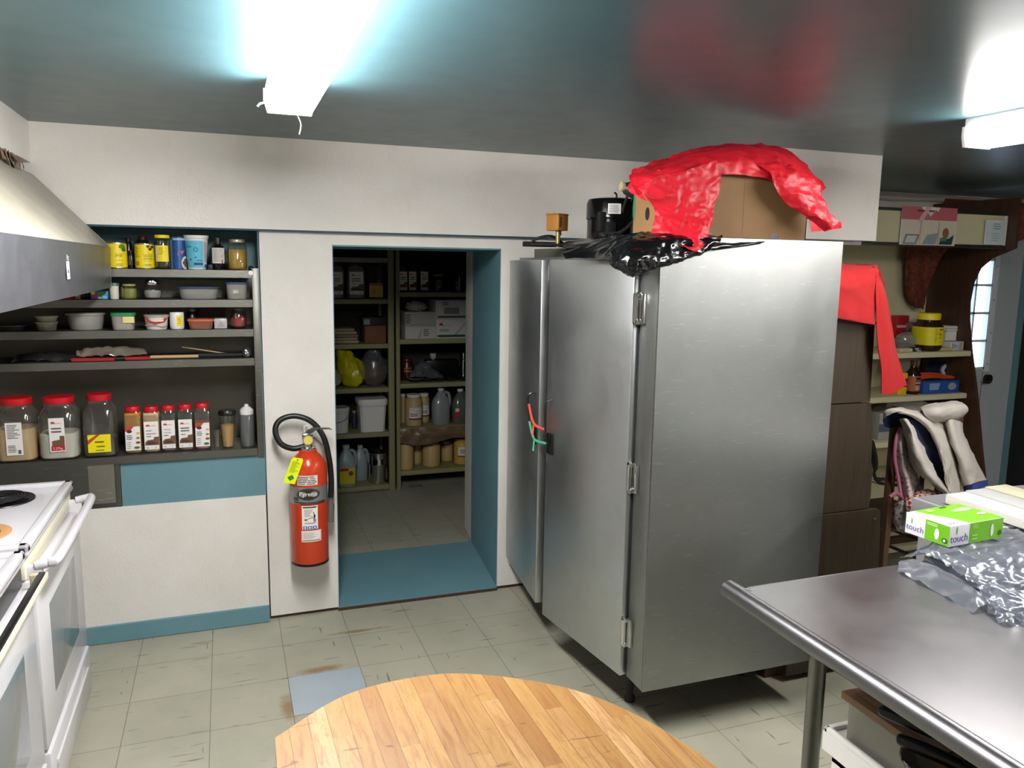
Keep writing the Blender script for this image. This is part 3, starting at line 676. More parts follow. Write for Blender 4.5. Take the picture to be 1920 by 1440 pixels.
# ------------------------------------------------------------------ walnut cabinet behind the fridge and the red cloth
t = thing('wood_cabinet', 'tall walnut laminate cabinet squeezed behind the fridge, red cloth over its top', 'cabinet', (2.185, 2.56, 0))
B().box(0, .33, .02, .62, .12, 1.74, M_WALNUT).done('carcass', t)
B().prism([(0.01, 1.205), (.358, 1.205), (.342, 1.745), (0.01, 1.745)], 0, .02, M_WALNUT, 'y', bev=.0015).done('upper_panel', t)
B().prism([(0.01, .735), (.400, .735), (.405, .80), (.402, .86), (.408, .905), (.392, .94), (.388, 1.03), (.378, 1.12), (.362, 1.20), (0.01, 1.2)], .0, .02, M_WALNUT, 'y', bev=.0015).done('middle_panel', t)
lp = B().prism([(0.01, .03), (.50, .03), (.455, .72), (.442, .731), (0.01, .731)], -.012, .01, M_WALNUT, 'y', bev=.002).done('lower_panel', t)
b = B()
for (x, z) in ((.425, .69), (.07, .62)): b.tube([(x, -.012, z), (x, -.016, z)], .005, C('#8b8276', .3, .7), 8)
b.done('screw', lp)
B().box(-.05, .33, .05, .6, 0, .12, M_DKWOOD).done('plinth', t)

t = thing('red_cloth', 'bright red cloth hanging over the walnut cabinet top and down its side', 'cloth', (0, 0, 0))
b = B()
b.patch([A3([(1540, 496, 2.95), (1590, 498, 2.95), (1645, 499, 2.95)]),
         A3([(1535, 500, 2.60), (1590, 501, 2.60), (1644, 503, 2.60)]),
         A3([(1535, 512, 2.53), (1590, 515, 2.535), (1646, 520, 2.54)]),
         A3([(1535, 550, 2.52), (1585, 552, 2.51), (1645, 560, 2.525)]),
         A3([(1530, 590, 2.52), (1585, 594, 2.50), (1640, 590, 2.52)]),
         A3([(1530, 592, 2.525), (1583, 600, 2.505), (1642, 609, 2.52)])], M_REDCLOTH, 10, .014, 4.5, 3, .004, fine=.2)
b.patch([A3([(1636, 500, 2.56), (1641, 500, 2.62), (1648, 500, 2.75)]),
         A3([(1640, 540, 2.53), (1655, 538, 2.54), (1665, 545, 2.60)]),
         A3([(1641, 600, 2.52), (1660, 595, 2.52), (1676, 600, 2.58)]),
         A3([(1645, 650, 2.51), (1664, 650, 2.52), (1684, 655, 2.57)]),
         A3([(1652, 690, 2.51), (1670, 700, 2.52), (1692, 700, 2.56)]),
         A3([(1653, 738, 2.51), (1672, 738, 2.52), (1697, 722, 2.56)])], M_REDCLOTH, 10, .012, 5, 7, .004, fine=.2, anis=(1, 1, .4))
b.patch([A3([(1645, 500, 2.70), (1648, 500, 2.90)]), A3([(1662, 540, 2.66), (1662, 540, 2.80)])], M_REDCLOTH, 4, .002, 6, 7, .004)
b.done('cloth', t, sharp=80)
# ------------------------------------------------------------------ round butcher-block table
t = thing('butcher_block_table', 'round-ended maple butcher block table in the foreground', 'table', (0, 0, 0))
pts = [(.056, 1.372), (.188, 1.472), (.322, 1.500), (.454, 1.478), (.622, 1.365), (.716, 1.222), (.768, 1.04), (.785, .84), (.77, .62), (.70, .45)]
ol = []
for i in range(len(pts)-1):
    P0, P1, P2, P3 = [Vector(pts[k]) for k in (max(i-1, 0), i, i+1, min(i+2, len(pts)-1))]
    for k in range(6):
        f = k/6; ol.append(tuple(.5*((2*P1)+(-P0+P2)*f+(2*P0-5*P1+4*P2-P3)*f*f+(-P0+3*P1-3*P2+P3)*f**3)))
ol += [(.70, .45), (.5, .36), (.2, .36), (.03, .45)]
B().prism(ol[::-1], .856, .9, M_BUTCHER, 'z', bev=.004).done('tabletop', t)
for x, y in ((.13, 1.22), (.62, 1.1), (.14, .5), (.6, .55)): B().box(x-.03, x+.03, y-.03, y+.03, 0, .856, M_CHAIRWOOD, .004).done('leg', t)
# ------------------------------------------------------------------ steel worktable
t = thing('steel_worktable', 'stainless steel worktable with rolled edge at the right', 'table', (1.2, .2, 0))
a = Vector((.052, 1.485)); c_ = Vector((-.149, 0.0))
B().prism([(.076, 1.478), (.076, 0.0), (2.1, 0.0), (2.1, 1.478)], .878, .8985, M_TOP, 'z', bev=.002).done('tabletop', t)
B().tube([(.077, 0, .8745), (.077, 1.43, .8745), (.085, 1.456, .8745), (.110, 1.468, .8745)], .0255, M_TOP, 16, 4).done('rolled_edge', t, label='rounded steel edge')
B().box(.10, 2.1, 1.476, 1.486, .865, .898, M_TOP, .002).done('back_edge', t)
for x, y in ((.098, 1.20), (1.9, 1.34), (.105, .12), (1.9, .12)):
    B().tube([(x, y, 0.03), (x, y, .88)], .0205, M_POLE, 18).lathe([(.012, 0), (.024, .004), (.024, .03), (.02, .04)], M_POLE, (x, y), 16).done('leg', t)
# glove box and the plastic-wrapped bundle
p = Vector((1.952, 1.626, .957))
t = thing('glove_box', 'white and green disposable glove box printed touch, on top of the plastic bundle', 'box', p, math.radians(4.5))
GR = C('#72bb14', .35); PU = C('#4d4590', .4); WH = C('#e6e4ec', .35)
gw, gd, gh = .236, .148, .063
B().box(0, gw, 0, gd, 0, gh, WH, .0015).done('carton', t)
b = B()
Xf = flatX((0, 0, 0), (1, 0, 0), (0, 0, 1), (0, -1, 0)); Xl = flatX((0, gd, 0), (0, -1, 0), (0, 0, 1), (-1, 0, 0)); Xt = flatX((0, 0, gh), (1, 0, 0), (0, 1, 0), (0, 0, 1))
b.decal([('r', .085, .001, gw-.001, gh-.001, GR), ('t', 'touch', .004, .012, .033, PU), ('e', .030, .048, .003, .012, C('#8fbf3a')), ('e', .185, .03, .007, .02, WH), ('l', .095, .045, .13, .058, 3, C('#a9d76a')), ('l', .095, .008, .12, .03, 2, C('#a9d76a')), ('e', .222, .018, .008, .008, C('#3d6a12'))], Xf)
b.decal([('r', .068, .001, gd-.001, gh-.001, GR), ('t', 'touch', .004, .014, .026, PU), ('e', .022, .042, .002, .009, C('#8fbf3a')), ('e', .108, .028, .008, .017, WH), ('l', .074, .048, .11, .058, 2, C('#d6efb4')), ('e', .134, .016, .009, .008, C('#3d6a12')), ('e', .134, .016, .004, .004, WH)], Xl)
b.decal([('p', [(.085, 0.001), (gw-.001, .001), (gw-.001, gd-.001), (.03, gd-.001), (.045, gd*.7), (.075, gd*.35)], GR), ('t', 'touch', .008, .014, .022, PU), ('e', .19, .1, .035, .011, WH), ('e', .16, .1, .02, .008, WH), ('e', .205, .05, .02, .008, WH), ('l', .06, .115, .1, .135, 3, C('#d6efb4')), ('r', .13, .132, .16, .14, C('#3d6a12'))], Xt)
b.done('printing', t)
t = thing('foil_tray', 'grey metal tray wrapped in clear plastic under the glove box', 'tray', (0, 0, 0))
b = B().prism([(1.90, 1.66), (1.885, 1.36), (1.93, 1.22), (3.1, 1.0), (3.1, 1.66)], .901, .925, steel('dull_foil', '#8f929c', .3, .1), 'z', bev=.006)
b.prism([(1.915, 1.64), (1.90, 1.37), (1.945, 1.24), (3.08, 1.02), (3.08, 1.64)], .925, .930, C('#5c606e', .35, .3), 'z', bev=.002).done('tray', t)
t = thing('clear_plastic_bundle', 'crumpled clear plastic sheeting heaped on the steel worktable', 'plastic sheeting', (0, 0, 0))
b = B()
R = lambda l: [Vector(q) for q in l]
b.patch([R([(1.86, 1.70, .905), (2.1, 1.75, .905), (2.5, 1.76, .905), (3.1, 1.74, .905)]),
         R([(1.88, 1.68, .935), (2.1, 1.71, .945), (2.5, 1.72, .937), (3.1, 1.70, .937)]),
         R([(1.86, 1.58, .950), (2.08, 1.60, .950), (2.5, 1.58, .937), (3.1, 1.55, .937)]),
         R([(1.83, 1.46, .945), (2.02, 1.46, .960), (2.35, 1.44, .940), (3.0, 1.40, .937)]),
         R([(1.80, 1.38, .925), (1.95, 1.34, .955), (2.25, 1.28, .975), (2.9, 1.15, .937)]),
         R([(1.775, 1.35, .903), (1.86, 1.24, .905), (2.2, 1.08, .91), (2.8, .9, .91)])], M_POLY, 26, .010, 12, 3, .0006, fine=.7)
b.patch([R([(1.84, 1.69, .91), (1.85, 1.6, .93), (1.83, 1.47, .93), (1.80, 1.37, .92)]), R([(1.78, 1.64, .903), (1.77, 1.56, .905), (1.76, 1.46, .903), (1.74, 1.36, .902)])], M_POLY, 10, .007, 14, 8, .0006)
b.patch([R([(1.83, 1.40, .95), (1.95, 1.36, .965), (2.15, 1.30, .98)]), R([(1.78, 1.34, .925), (1.90, 1.28, .94), (2.1, 1.2, .955)]), R([(1.75, 1.30, .903), (1.84, 1.2, .905), (2.05, 1.1, .91)])], M_POLY, 18, .009, 16, 12, .0006, fine=.6)
b.done('sheeting', t, sharp=80)
# stand behind the worktable
t = thing('grey_bin', 'grey rimmed bin standing behind the worktable under white boards', 'bin', (2.30, 1.73, 0))
G_ = C('#8b8b8e', .45)
B().prism([(0.02, 0.02), (.78, .02), (.78, .33), (.02, .33)], 0, .90, G_, 'z', bev=.01).done('tub', t)
B().box(-.005, .80, -.005, .355, .90, .948, G_, .008).box(.01, .785, .01, .34, .940, .950, C('#6e6e72', .5)).done('rim', t)
M_CHIP = NT('chipped_white_gloss_paint'); n = M_CHIP
sx_ = n.ramp(n.noise(n.co((6, 30, 45)), 1.6, 5, .8), [(.63, 0.), (.66, 1.)])
n.set(col=n.mix(sx_, '#e3dfd6', '#3b322b'), rough=.3); M_CHIP = n.m
for i, (x0_, wd_, len_, lab) in enumerate(((2.33, .098, .78, 'chipped white painted board, leftmost of three lying on the grey bin'), (2.43, .10, .80, 'greyish white painted board, middle of three lying on the grey bin'), (2.535, .11, .82, 'yellowed white board, rightmost of three lying on the grey bin'))):
    o = thing('painted_board', lab, 'board', (x0_, 1.975, .952+.002*i), math.radians(.6), 'painted boards on the grey bin')
    B().box(0, wd_, -len_, .01*i, 0, .036, (M_CHIP, C('#a4a6a4', .4), C('#b0aa92', .4))[i], .007).done('board', o)
# under the worktable
t = thing('white_tub', 'white lidded plastic tub on the floor under the steel worktable', 'tub', (1.52, 1.18, 0))
B().prism([(.02, .02), (.40, .02), (.40, .40), (.02, .40)], 0, .44, M_PLWHITE, 'z', bev=.02).done('tub', t)
B().prism([(0, 0), (.42, 0), (.42, .42), (0, .42)], .43, .485, M_PLWHITE, 'z', bev=.012).prism([(0.02, .02), (.40, .02), (.40, .40), (.02, .40)], .40, .487, M_PLWHITE, 'z', bev=.012).done('lid', t)
b = B()
for (a0, a1, c0, c1) in ((0, .42, 0, .018), (0, .42, .402, .42), (0, .018, 0, .42), (.402, .42, 0, .42)): b.box(a0, a1, c0, c1, .48, .5, M_PLWHITE, .006)
b.done('lid_rim', t)
M_PEACH = clear('brown_tinted_plastic', '#c4a48a', .12, .12, .55, '#b08a6c')
t = thing('food_container', 'see-through container with a peach-brown lid on top of the white tub', 'food container', (1.535, 1.23, .489))
B().prism([(.01, .01), (.30, .01), (.30, .31), (.01, .31)], 0, .115, M_MILKY, 'z', bev=.012).done('container', t)
B().prism([(.02, .02), (.29, .02), (.29, .30), (.02, .30)], 0.003, .07, C('#8d7356', .8), 'z', bev=.02).done('contents', t)
B().prism([(-.005, -.005), (.315, -.005), (.315, .325), (-.005, .325)], .115, .135, C('#8f6a4e', .35), 'z', bev=.006).prism([(.02, .02), (.29, .02), (.29, .30), (.02, .30)], .135, .139, C('#8f6a4e', .35), 'z', bev=.002).done('lid', t, label='peach-brown lid')
for k, (lab, px0, px1, zc) in enumerate((('upper black-handled frying pan stacked under the worktable', (1648, 1330), (1770, 1375), .68), ('lower black-handled frying pan stacked under the worktable', (1682, 1384), (1830, 1440), .64))):
    h0, h1 = atz(*px0, zc), atz(*px1, zc)
    t = thing('frying_pan', lab, 'frying pan', (h0.x, h0.y, zc), math.atan2(h1.y-h0.y, h1.x-h0.x), 'frying pans under the worktable')
    B().tube([(0, 0, 0), (.01, 0, 0), (.06, 0, -.002), (.13, 0, -.008), (.19, 0, -.018)], [.008, .015, .018, .015, .011], M_BLACK, 14, 4).done('handle', t)
    B().lathe([(.10, -.04), (.125, -.02), (.13, -.008), (.127, -.008), (.12, -.022), (.098, -.036), (0, -.036)], M_BLACK if k == 0 else C('#6f6750', .3, .8), (.31, 0), 36, cap=False).lathe([(0.0, -.04), (.10, -.04)], M_BLACK, (.31, 0), 36, cap=False).done('pan', t)
p = atz(1710, 1432, .60)
t = thing('steel_bowl', 'steel mixing bowl rim showing beneath the frying pans', 'bowl', (p.x+.06, p.y-.03, .53))
B().lathe([(.03, 0), (.07, .03), (.088, .075), (.092, .078), (.09, .082), (.084, .078), (.066, .034), (0, .006)], M_CHROME, seg=36, cap=False).done('bowl', t)
# ------------------------------------------------------------------ open shelf unit in the bay
XR = 4.84
t = thing('shelf_unit', 'dark wood display shelf unit with cream shelves and a cream header board', 'shelf unit', (0, 0, 0))
M_CRB = wall_mat('cream_back_panel', '#cdc6a4', '#c2ba97', .5)
prof = [(1912, 392), (1905, 465), (1885, 474), (1860, 484), (1838, 503), (1825, 530), (1818, 565), (1817, 600), (1822, 660), (1830, 720), (1836, 780), (1842, 850), (1852, 940)]
P = [atx(x, y, XR) for x, y in prof]
poly = [(4.425, 2.235), (P[0].y, 2.235)]+[(q.y, q.z) for q in P[1:]]+[(P[-1].y, .0), (4.425, 0)]
B().prism(poly, XR-.012, XR+.012, M_DKWOOD, 'x').done('end_panel', t, label='dark wood end panel with a curved front edge')
B().prism([(4.425, 0), (4.425, 2.1), (4.0, 2.1), (4.05, 1.8), (4.05, 0)], 3.06, 3.084, M_DKWOOD, 'x').done('end_panel', t)
B().box(3.06, XR-.013, 4.405, 4.425, 0, 1.96, M_CRB).done('back_panel', t)
YF = 3.84
fz0, fz1 = at(1700, 455, YF).z, at(1700, 396, YF).z
B().box(3.06, XR-.014, YF, YF+.012, fz0, fz1, M_CRB).done('header_board', t, label='cream header board')
b = B().box(3.06, XR-.014, YF-.012, YF+.02, fz0-.022, fz0, M_SHELF, .002).box(3.06, XR-.014, YF-.012, YF+.02, fz1, fz1+.018, M_SHELF, .002).box(XR-.03, XR-.013, YF-.012, YF+.02, fz0, fz1, C('#d8d2cf', .4), .002)
b.done('metal_rail', t)
YS = 4.0
shz = []
for px, py, yy in ((1815, 663, YS), (1808, 742, YS), (1816, 822, YS)): shz.append((at(px, py-5, yy).z, yy))
shz += [(at(1645, 936, 3.72).z, 3.72), (at(1645, 1030, 3.58).z, 3.58)]
for z, yy in shz:
    b = B().box(3.09, XR-.016, yy, 4.40, z-.03, z, M_CREAM, .003)
    b.box(3.09, XR-.016, yy-.004, yy+.004, z-.036, z-.004, M_CREAM, .002)
    b.done('shelf_board', t, label='cream shelf board')
B().box(3.1, XR-.02, 3.62, 3.66, 0, .10, M_DKWOOD).done('kick_board', t)
# poster and certificate on the header
def onfas(px0, py0, px1, py1, name, label, cat, elems, tilt=0):
    a, c = at(px0, py1, YF), at(px1, py0, YF)
    w_, h_ = c.x-a.x, c.z-a.z
    t = thing(name, label, cat, (a.x, YF-.014, a.z+.002)); b = B()
    b.patch([[(0, 0, 0), (w_*.5, -.006, 0), (w_, 0, 0)], [(0, -.001, h_), (w_*.5, -.008, h_), (w_, -.001, h_)]], M_LABEL, 4, thick=.001)
    def X(u, v, L): return Vector((u*w_, -.0015-.0065*math.sin(PI*u)-.0005*(L+1), v*h_))
    b.decal(elems, X); b.done('sheet', t); return t
PK = C('#c46a70', .35); PKL = C('#dba9a6', .4); GY = C('#7f8586', .4); DKB = C('#2f4453', .4); CRM = C('#dccfae', .5)
onfas(1682, 392, 1792, 459, 'poster', 'pink and white glossy poster with pictures on the cream header board', 'poster',
      [('r', 0, .66, 1, 1, PK), ('r', .02, 0, .98, .66, C('#d7cdbd', .35)), ('l', .26, .84, .75, .95, 1, C('#7a3b45', .5)), ('p', [(.28, .62), (.42, 1), (.5, 1), (.36, .6)], C('#e0b6b8', .25)),
       ('p', [(.05, .02), (.28, .02), (.33, .28), (.09, .28)], GY), ('p', [(.08, .06), (.25, .06), (.29, .24), (.12, .24)], C('#c7c9c6', .4)), ('e', .47, .4, .06, .1, CRM), ('p', [(.38, .03), (.62, .03), (.66, .33), (.46, .27)], C('#8aa0a8', .4)),
       ('e', .8, .33, .06, .14, C('#8f5f50', .5)), ('p', [(.68, .03), (.93, .03), (.96, .3), (.86, .18), (.74, .22)], DKB), ('r', .7, .12, .82, .2, C('#4c8a4e', .5)), ('r', .33, .02, .345, .62, PKL), ('r', .655, .02, .67, .62, PKL)])
onfas(1840, 415, 1884, 459, 'certificate', 'small framed pale blue certificate at the right end of the header board', 'notice',
      [('r', .04, .04, .96, .96, C('#c6d3d6', .35)), ('l', .35, .6, .8, .9, 3, C('#7f98a0')), ('l', .3, .12, .85, .5, 4, C('#9fb2b7'))])
onfas(1555, 446, 1612, 459, 'paper_sheet', 'lilac sheet of paper tucked low on the header board, beside the soffit', 'paper', [('r', 0, 0, 1, 1, C('#cdbfce', .5)), ('l', .1, .2, .95, .9, 3, C('#a895ab'))])

# red brown lace hangings
t = thing('brown_curtain', 'red-brown curtain end hanging below the header board inside the shelf unit', 'curtain', (0, 0, 0))
b = B(); b.patch([A3([(1700, 458, 4.30), (1722, 458, 4.26), (1750, 458, 4.25), (1800, 458, 4.22)]), A3([(1697, 500, 4.32), (1716, 500, 4.26), (1738, 490, 4.27), (1772, 472, 4.24)]), A3([(1697, 545, 4.33), (1714, 545, 4.28), (1730, 540, 4.30), (1742, 532, 4.31)]), A3([(1708, 572, 4.34), (1718, 578, 4.30), (1724, 578, 4.31), (1732, 580, 4.32)])], M_LACE, 6, .008, 14, 4, .003)
b.done('curtain', t, sharp=80)
t = thing('wooden_valance', 'red-brown scalloped wooden valance above the outside door', 'valance', (0, 0, 0))
pl = [(4.90, 2.275), (6.3, 2.275)]
for k in range(24, -1, -1):
    x = 4.90+1.4*k/24; pl.append((x, 2.205+.016*math.sin(k*1.15)+.03*max(0, (x-5.4))*0))
B().prism(pl, 4.385, 4.40, M_REDWOOD, 'y').done('board', t)
t = thing('brown_curtain', 'red-brown curtain at right edge hanging in front of the outside door', 'curtain', (0, 0, 0))
b = B(); b.patch([A3([(1905, 388, 4.05), (1925, 388, 4.0), (1960, 388, 4.0)]), A3([(1897, 420, 4.08), (1918, 425, 4.0), (1960, 420, 4.0)]), A3([(1893, 458, 4.10), (1915, 450, 4.02), (1960, 425, 4.0)])], M_LACE, 6, .008, 14, 4, .003)
b.done('curtain', t, sharp=80)
# ------------------------------------------------------------------ things on the shelf unit
def put(px0, px1, pt, z, Y): cx, r, h = fitc(px0, px1, pt, z, Y); return cx, r, h
zA, zB, zC_ = shz[0][0], shz[1][0], shz[2][0]
cx, r, h = put(1717, 1755, 587, zA, 4.10)
t = thing('coffee_jar', 'brown jar with bright yellow label and lid on the shelf unit', 'jar', (cx, 4.10, zA+.001))
BRN = C('#2b1a12', .12)
B().lathe([(r*.8, 0), (r*.92, .012), (r, .04), (r, h*.62), (r*.72, h*.78), (r*.72, h*.82)], BRN, seg=28, p=2.6).done('jar_body', t)
B().lathe([(r*.76, h*.82), (r*.8, h*.83), (r*.8, h*.98), (r*.76, h)], M_YEL, seg=28).done('lid', t, label='yellow screw lid')
b = B(); ar = 1.15
vv = []
b.lathe([(r*1.012, h*.16), (r*1.012, h*.64)], M_YELP, seg=28, p=2.6, cap=False)
b.decal([('t', 'instant', -.002, h*.42, .03, C('#3d3510')), ('t', 'coffee', -.002, h*.34, .03, C('#3d3510')), ('l', -.04, h*.22, -.01, h*.6, 7, C('#a79616')), ('r', 0, h*.24, .04, h*.25, C('#6b5f14')), ('r', -.005, h*.56, .05, h*.60, C('#8a7a4a'))], cylX(r*1.03, a0=-PI/2-.35+.4)); b.done('label', t, label='yellow label')
cx, r, h = put(1756, 1788, 620, zA, 4.18)
for k, lab in enumerate(('white square food tub, bottom of the stack beside the yellow-lidded jar', 'white food tub lid, second layer of the stack beside the yellow-lidded jar', 'white food tub lid, on top of the stack beside the yellow-lidded jar')):
    t = thing('plastic_tub', lab, 'food tub', (cx, 4.18, zA+.001+(0 if k == 0 else h+.018*(k-1)+.002)), .1*k, 'stack of white tubs')
    if k == 0: B().prism([(-r*.8, -.05), (r*.8, -.05), (r*.8, .05), (-r*.8, .05)], 0, h, M_PLWHITE, 'z', bev=.008).done('tub', t)
    else: B().prism([(-r, -.06), (r, -.06), (r, .06), (-r, .06)], 0, .014, M_PLWHITE, 'z', bev=.004).box(-r*.9, r*.9, -.05, .05, .010, .0165, M_PLWHITE, .002).done('lid', t)
def sbox(px0, px1, pt, z, Y, d, name, label, cat, m, decals=None, rz=0, bev=.002, part='box', group=None):
    cx, r, h = put(px0, px1, pt, z, Y)
    t = thing(name, label, cat, (cx, Y+d/2, z+.001), rz, group)
    b = B().box(-r, r, -d/2, d/2, 0, h, m, min(bev, h*.3)); o = b.done(part, t)
    if decals:
        b = B(); X0 = flatX((-r, -d/2, 0), (1, 0, 0), (0, 0, 1), (0, -1, 0)); b.decal(decals, lambda u, v, L: X0(u*2*r, v*h, L)); b.done('printing', t)
    return t
sbox(1676, 1700, 592, zA, 4.30, .05, 'red_packet', 'red paper packet behind the red cloth corner on the shelf unit', 'packet', C('#b3202a', .4), [('r', .1, .62, .95, .7, C('#e3b7b5')), ('l', .1, .1, .9, .5, 4, C('#7d1620'))])
sbox(1706, 1722, 606, zA, 4.25, .08, 'grey_box', 'small grey box left behind the yellow-lidded jar', 'box', C('#77756f', .6))
sbox(1688, 1711, 654, zA, 4.03, .05, 'cream_carton', 'flat cream carton lying at the shelf edge below the grey clutter', 'carton', C('#cfc8a8', .6), [('l', .05, .1, .95, .9, 4, C('#a79f82'))])
sbox(1714, 1728, 652, zA, 4.04, .04, 'card_packet', 'tiny black and white packet right of the cream carton', 'packet', C('#2b2b2d', .5), [('r', .1, .55, .6, .8, M_LABEL), ('r', .3, .1, .9, .3, M_LABEL)])
sbox(1778, 1807, 641, zA, 4.04, .09, 'tissue_box', 'white and lilac carton at the right end of the upper shelf', 'carton', C('#c9c6cc', .5), [('p', [(.1, .1), (.6, .5), (.1, .9)], C('#a79bb8')), ('r', .65, .1, .9, .9, C('#b49c92'))], .12)
sbox(1750, 1777, 641, zA, 4.10, .06, 'blue_packet', 'dark blue flat packet right of the yellow-labelled jar', 'packet', C('#22355f', .5))
sbox(1744, 1784, 652, zA, 4.03, .05, 'yellow_sheet', 'yellowed folded paper lying in front of the blue packet', 'paper', C('#b3a561', .6), None, -.08)
t = thing('crumpled_bag', 'crumpled grey-white plastic bag between red cloth and yellow-lidded jar', 'plastic bag', (0, 0, 0))
p = at(1700, 630, 4.16); B().blob((p.x, 4.16, zA+.055), (.075, .05, .055), clear('greyish_film', '#cfd0cc', .2, .2, .6, '#a5a29b'), .3, 9, 3).done('bag', t)
# second shelf
cx, r, h = put(1698, 1719, 677, zB, 4.08)
t = thing('sauce_bottle', 'dark sauce bottle with orange and black label on the shelf under the yellow-lidded jar', 'bottle', (cx, 4.08, zB+.001))
B().lathe([(r*.9, 0), (r, .008), (r, h*.6), (r*.45, h*.78), (r*.4, h*.86)], C('#160f0d', .12), seg=20).done('bottle_body', t)
B().lathe([(r*.45, h*.86), (r*.45, h), (0, h)], C('#5d1f18', .4), seg=16).done('cap', t)
b = B().lathe([(r*1.02, h*.1), (r*1.02, h*.56)], C('#a65a35', .5), seg=20, cap=False); b.decal([('r', -.02, h*.3, .025, h*.42, M_BLACK), ('l', -.02, h*.32, .025, h*.40, 2, M_LABEL), ('l', -.02, h*.14, .025, h*.27, 3, C('#e5cdb3')), ('r', -.02, h*.46, .02, h*.52, M_BLACK)], cylX(r*1.03)); b.done('label', t)
sbox(1683, 1699, 700, zB, 4.05, .05, 'yellow_box', 'yellow and blue box half hidden by the hanging red cloth', 'box', C('#e0b41c', .5), [('r', 0, .35, 1, .75, C('#2a2f4c'))])
sbox(1730, 1797, 715, zB, 4.03, .10, 'blue_box', 'blue cardboard box under the orange cord on the shelf unit', 'box', C('#1d4d96', .45), [('p', [(.18, .3), (.42, .3), (.46, .85), (.16, .85)], C('#7f97b8')), ('e', .8, .55, .12, .3, C('#8a8f98'))])
zz = put(1730, 1797, 715, zB, 4.03)[2]
a, c2 = at(1722, 700, 4.1), at(1785, 715, 4.1)
t = thing('extension_cord', 'bundled orange extension cord lying on the blue box', 'cord', (a.x, 4.11, zB+zz+.004))
OR = C('#c9481c', .45); L_ = c2.x-a.x
for k in range(1):
    b = B()
    for i in range(6):
        o = i*.006; b.tube([(0-.01*i, -.03+i*.012, .012+o), (L_*.3, -.04+i*.012, .022+o*.6), (L_*.7, -.03+i*.013, .010+o*.7), (L_*1.02-.01*i, -.02+i*.01, .008+o*.3), (L_*.7, .0+i*.008, .03), (L_*.3, -.01+i*.01, .045-o*.4), (0, -.03+i*.012, .035)], .006, OR, 6, 4)
    b.done('cord', t)
cx, r, h = put(1757, 1776, 685, zB+zz, 4.22)
t = thing('tape_roll', 'blue package with round white ring end behind the orange cord', 'roll', (cx, 4.20, at(1766, 694, 4.20).z))
B().tube([(0, 0, 0), (0, .12, 0)], .052, C('#17265a', .4), 24).done('wrapping', t)
B().tube([(0, -.012, 0), (0, 0, 0)], .044, C('#b9bdc6', .4), 24).tube([(0, -.014, 0), (0, -.012, 0)], .02, M_BLACK, 16).done('ring', t, label='white ring end')
pp = at(1815, 715, 4.06)
t = thing('cable_bundle', 'tangle of black cables spilling over the right end of the second shelf', 'cable', (pp.x, 4.05, zB))
b = B(); rnd = random.Random(8)
for i in range(7):
    b.tube([(-.13+.02*rnd.random(), .05+.05*rnd.random(), .01+.03*i*.5), (-.06, -.02+.05*rnd.random(), .04+.06*rnd.random()), (.0-.02, -.035-.03*rnd.random(), .05*rnd.random()), (-.005, -.06-.02*rnd.random(), -.06*rnd.random()), (.0, -.07, -.02)], .006, M_MATBLACK, 6, 4)
b.done('cable', t)
# third shelf and below
t = thing('rag_pile', 'pale crumpled rags behind the jacket on the third shelf', 'rags', (0, 0, 0))
p = at(1700, 765, 4.15); B().blob((p.x, 4.2, zC_+.13), (.20, .12, .13), C('#a7a29a', .9), .25, 7, 3, flat=.02).blob((p.x-.15, 4.1, zC_+.10), (.08, .06, .10), C('#5b2130', .9), .25, 7, 5, flat=.02).done('rags', t)
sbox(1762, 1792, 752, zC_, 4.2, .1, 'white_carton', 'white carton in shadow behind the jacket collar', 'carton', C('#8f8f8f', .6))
sbox(1646, 1672, 775, zC_, 4.06, .08, 'pill_carton', 'small grey carton beside the chair post on the third shelf', 'carton', C('#9a9a96', .6), [('r', 0, .3, 1, .6, C('#4c5f73'))])
z4, z5 = shz[3][0], shz[4][0]
t = thing('black_hose', 'black hose coiled in the shadow under the third shelf', 'hose', (at(1655, 930, 3.95).x, 3.95, z4+.012))
B().tube([(-.12, .1, 0), (-.10, -.02, .12), (-.13, 0, .30), (-.02, .05, .02), (.1, -.05, 0), (.18, .05, .0), (.06, .12, .0)], .012, M_MATBLACK, 8, 5).done('hose', t)
cx, r, h = put(1643, 1664, 965, z5, 3.8)
t = thing('glass_jug', 'clear glass jug on the lowest shelf of the unit', 'jug', (cx, 3.8, z5+.001))
B().lathe([(r*.8, 0), (r, .02), (r, h*.8), (r*1.08, h)], M_GLASS, seg=24, cap=False).lathe([(0, .003), (r*.8, .003)], M_GLASS, seg=24, cap=False).done('jug', t)

# ------------------------------------------------------------------ chair with jacket
t = thing('wooden_chair', 'brown wooden chair behind the worktable, jacket thrown over its back', 'chair', (3.10, 2.95, 0))
def chair():
    for x, y in ((0, .40), (.42, .40)):
        B().box(x-.018, x+.018, y-.018-.4, y+.018-.4, 0, 1.05, M_CHAIRWOOD, .006).done('back_post', t)
    for x in (0.01, .41): B().tube([(x, .42, 0), (x, .40, .44)], .018, M_CHAIRWOOD, 12).done('front_leg', t)
    B().box(-.02, .44, -.01, .43, .44, .47, M_CHAIRWOOD, .01).done('seat', t)
    B().box(0, .42, -.012, .012, .93, 1.03, M_CHAIRWOOD, .006).done('top_rail', t)
    for x in (.1, .21, .32): B().box(x-.012, x+.012, -.008, .008, .47, .94, M_CHAIRWOOD, .004).done('slat', t)
    for x in (0, .42):
        for z in (.2, .3): B().tube([(x, 0, z), (x+(.01 if x < .2 else -.01), .41, z)], .01, M_CHAIRWOOD, 8).done('stretcher', t)
chair()
t = thing('fleece_jacket', 'off-white fleece jacket with navy lining thrown over the wooden chair', 'jacket', (0, 0, 0))
J = 2.90
b = B()
